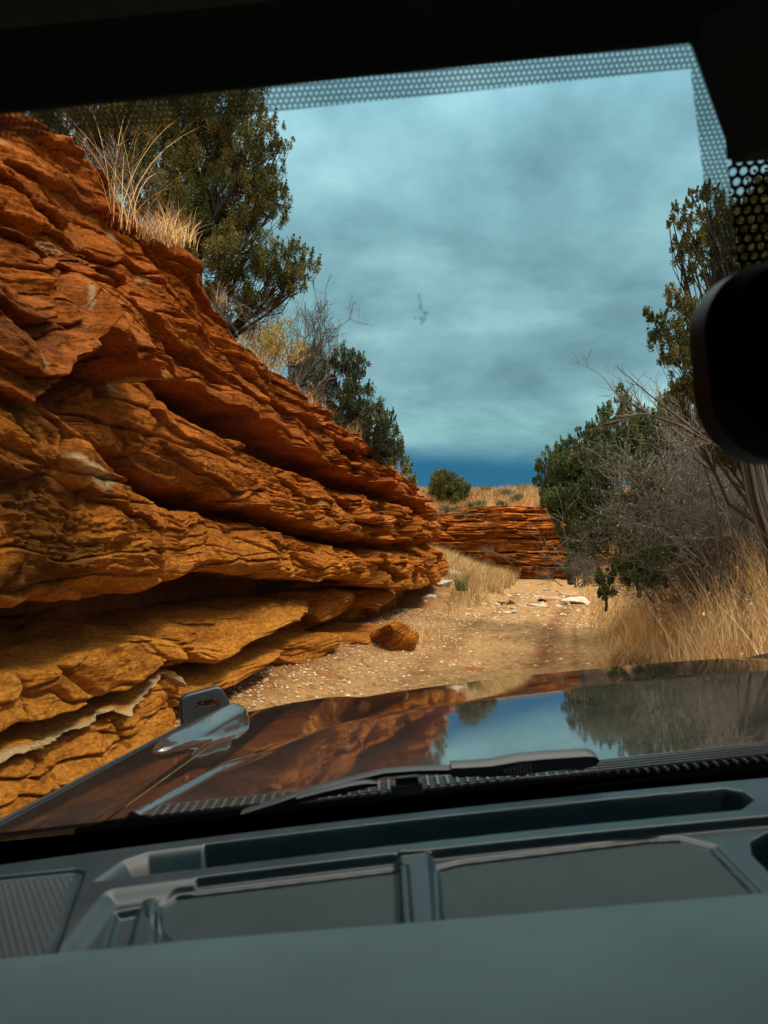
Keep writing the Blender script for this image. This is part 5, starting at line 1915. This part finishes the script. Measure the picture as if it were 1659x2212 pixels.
# ---- header, visor, roof and the rest of the cabin
HZ = EYE + 0.30
m = MB()
prof_h = [(0.445, 0.3185), (0.40, 0.322), (0.36, 0.33), (0.30, 0.345), (0.1, 0.36), (-0.6, 0.36), (-1.6, 0.33)]
xs = np.linspace(-0.62, 1.46, 60)
lip = glass_pt(xs, t_at(xs, -462.5), 0.004)
rows = []
for k_, (yy, zz) in enumerate(prof_h):
    if k_ == 0:
        rows.append(lip + np.array([0, 0.02, 0.045]))
        rows.append(lip + np.array([0, 0.004, 0.004]))
        rows.append(lip)
        rows.append(lip + np.array([0, -0.006, 0.0]))
        rows.append(lip + np.array([0, -0.012, 0.006]))
    rows.append(np.stack([xs, yy - 0.075 * (xs - 0.42) ** 2 * (yy > 0.3), EYE + zz + 0 * xs], -1))
m.surf(np.array(rows), len(rows), len(xs))
carpart(m, 'headliner', M_head)
# rigid roof panel above it
m = MB()
rows = [np.stack([xs, 0 * xs + yy, EYE + zz - 0.02 * (xs - 0.42) ** 2], -1) for yy, zz in ((0.512, 0.352), (0.48, 0.375), (0.3, 0.40), (-0.6, 0.41), (-1.7, 0.38))]
m.surf(np.array(rows), 5, len(xs))
carpart(m, 'roof', M_paint)
# sun visors
for (xa, xb) in ((-0.50, 0.13), (0.56, 1.20)):
    n = 30
    xs = np.linspace(xa, xb, n)
    rows = []
    for (yy, zz) in ((0.405, 0.300), (0.412, 0.306), (0.405, 0.314), (0.30, 0.322), (0.24, 0.318), (0.232, 0.310), (0.24, 0.302), (0.33, 0.298)):
        endt = 0.012 * sstep(0.93, 1.0, np.abs((xs - (xa + xb) / 2) / ((xb - xa) / 2)))
        rows.append(np.stack([xs, yy + np.sign(0.32 - yy) * endt * 2.0, EYE + zz - 0.0 * xs], -1))
    m = MB()
    m.surf(np.array(rows).transpose(1, 0, 2), n, 8, closed=True)
    for e in (0, -1):
        R_ = np.array(rows)[:, e]
        m.add(np.vstack([R_, R_.mean(0)]), [[i, (i + 1) % 8, 8] for i in range(8)])
    vz = carpart(m, 'sun_visor', M_head)
    m = MB()
    m.tube([(xb - 0.03, 0.41, EYE + 0.312), (xb + 0.02, 0.425, EYE + 0.318), (xb + 0.05, 0.44, EYE + 0.325)], 0.007, 8)
    carpart(m, 'visor_hinge', M_black, vz)
# trim piece that covers the sensor at the right of the header, its left edge a chamfer
c1, c2, c3 = LC(1478, 99, 0.47), LC(1562, 318, 0.525), LC(1590, 330, 0.53)
def lcuv(u, v, Y):
    return np.array([u * Y / F, Y, EYE - v * Y / F])
gsc = lambda u, v: glass_pt(float(x_at(u, float(t_at(0.26, v)))), float(t_at(0.26, v)), 0.006)
pts_f = [gsc(347, -466), gsc(353, -460), gsc(378, -362), gsc(381, -340), gsc(381, -340) + np.array([0.27, 0, 0]), gsc(347, -466) + np.array([0.30, 0, 0]), gsc(347, -466) + np.array([0.15, 0, 0.004])]
pts_b = [p_ + np.array([0.035 if i < 4 else 0, -0.055, 0.03 if i < 2 else 0.0]) for i, p_ in enumerate(pts_f)]
m = MB()
A_ = np.array([pts_f, pts_b])
m.surf(A_, 2, 7, closed=True)
m.add(np.vstack([pts_b, np.mean(pts_b, 0)]), [[i, (i + 1) % 7, 7] for i in range(7)])
sc = carpart(m, 'sensor_cover', simple('sensor_cover_plastic', (0.035, 0.06, 0.055), 0.8), sharp=30)
M_tint, t_, p_ = new_mat('tinted_window_glass')
out_ = [n for n in t_.nodes if n.type == 'OUTPUT_MATERIAL'][0]
t_.nodes.remove(p_)
tr_ = t_.nodes.new('ShaderNodeBsdfTransparent')
tr_.inputs[0].default_value = (0.10, 0.12, 0.13, 1)
t_.links.new(tr_.outputs[0], out_.inputs[0])
# pillars, doors, floor, rear wall
for sgn in (-1, 1):
    xo = 0.42 + sgn * 0.99
    m = MB()
    P_ = np.array([(xo + sgn * 0.02, 0.86, EYE - 0.32), (xo, 0.74, EYE - 0.12), (xo - sgn * 0.02, 0.56, EYE + 0.14), (xo - sgn * 0.05, 0.40, EYE + 0.31), (xo - sgn * 0.06, 0.2, EYE + 0.35)])
    m.tube(P_, [0.05, 0.045, 0.045, 0.045, 0.04], 10)
    carpart(m, 'windshield_pillar', M_black)
    m = MB()
    m.box((xo + sgn * 0.03, -0.05, EYE - 0.62), (0.10, 1.75, 0.66))
    m.box((xo + sgn * 0.01, -0.95, EYE - 0.05), (0.07, 0.10, 0.72))
    dr = carpart(m, 'door', M_black, smooth=False)
    bevel(dr, 0.02, 3)
    m = MB()
    xg = xo + sgn * 0.015
    m.add(np.array([(xg, 0.85, EYE - 0.34), (xg, -1.6, EYE - 0.34), (xg - sgn * 0.04, -1.6, EYE + 0.37), (xg - sgn * 0.04, 0.45, EYE + 0.36)]), [[0, 1, 2, 3]])
    carpart(m, 'window_pane', M_tint, dr, smooth=False)
m = MB()
m.box((0.42, -1.62, EYE - 0.38), (1.8, 0.06, 1.45))
m.box((0.42, -0.40, EYE - 1.08), (1.8, 2.5, 0.05))
m.box((0.42, 0.82, EYE - 0.70), (1.70, 0.04, 0.70))
carpart(m, 'cabin_floor', M_black, smooth=False)
for (wx, wy) in ((-0.36, 1.55), (1.20, 1.55), (-0.36, -1.25), (1.20, -1.25)):
    m = MB()
    n = 36
    prof_w = [(0.20, -0.10), (0.33, -0.12), (0.39, -0.105), (0.405, -0.06), (0.405, 0.06), (0.39, 0.105), (0.33, 0.12), (0.20, 0.10)]
    th = np.linspace(0, 2 * np.pi, n, endpoint=False)
    A_ = np.array([[(wx + o_, wy + r_ * math.cos(a__), 0.40 + r_ * math.sin(a__)) for a__ in th] for r_, o_ in prof_w])
    m.surf(A_, len(prof_w), n, closed=True)
    whl = carpart(m, 'wheel', M_rubber)
    m = MB()
    for o_, r_ in ((-0.08, 0.21), (0.08, 0.21)):
        ring = np.array([(wx + o_, wy + r_ * math.cos(a__), 0.40 + r_ * math.sin(a__)) for a__ in th])
        m.add(np.vstack([ring, [[wx + o_ * 0.5, wy, 0.40]]]), [[i, (i + 1) % n, n] for i in range(n)])
    carpart(m, 'rim', M_cowl, whl)
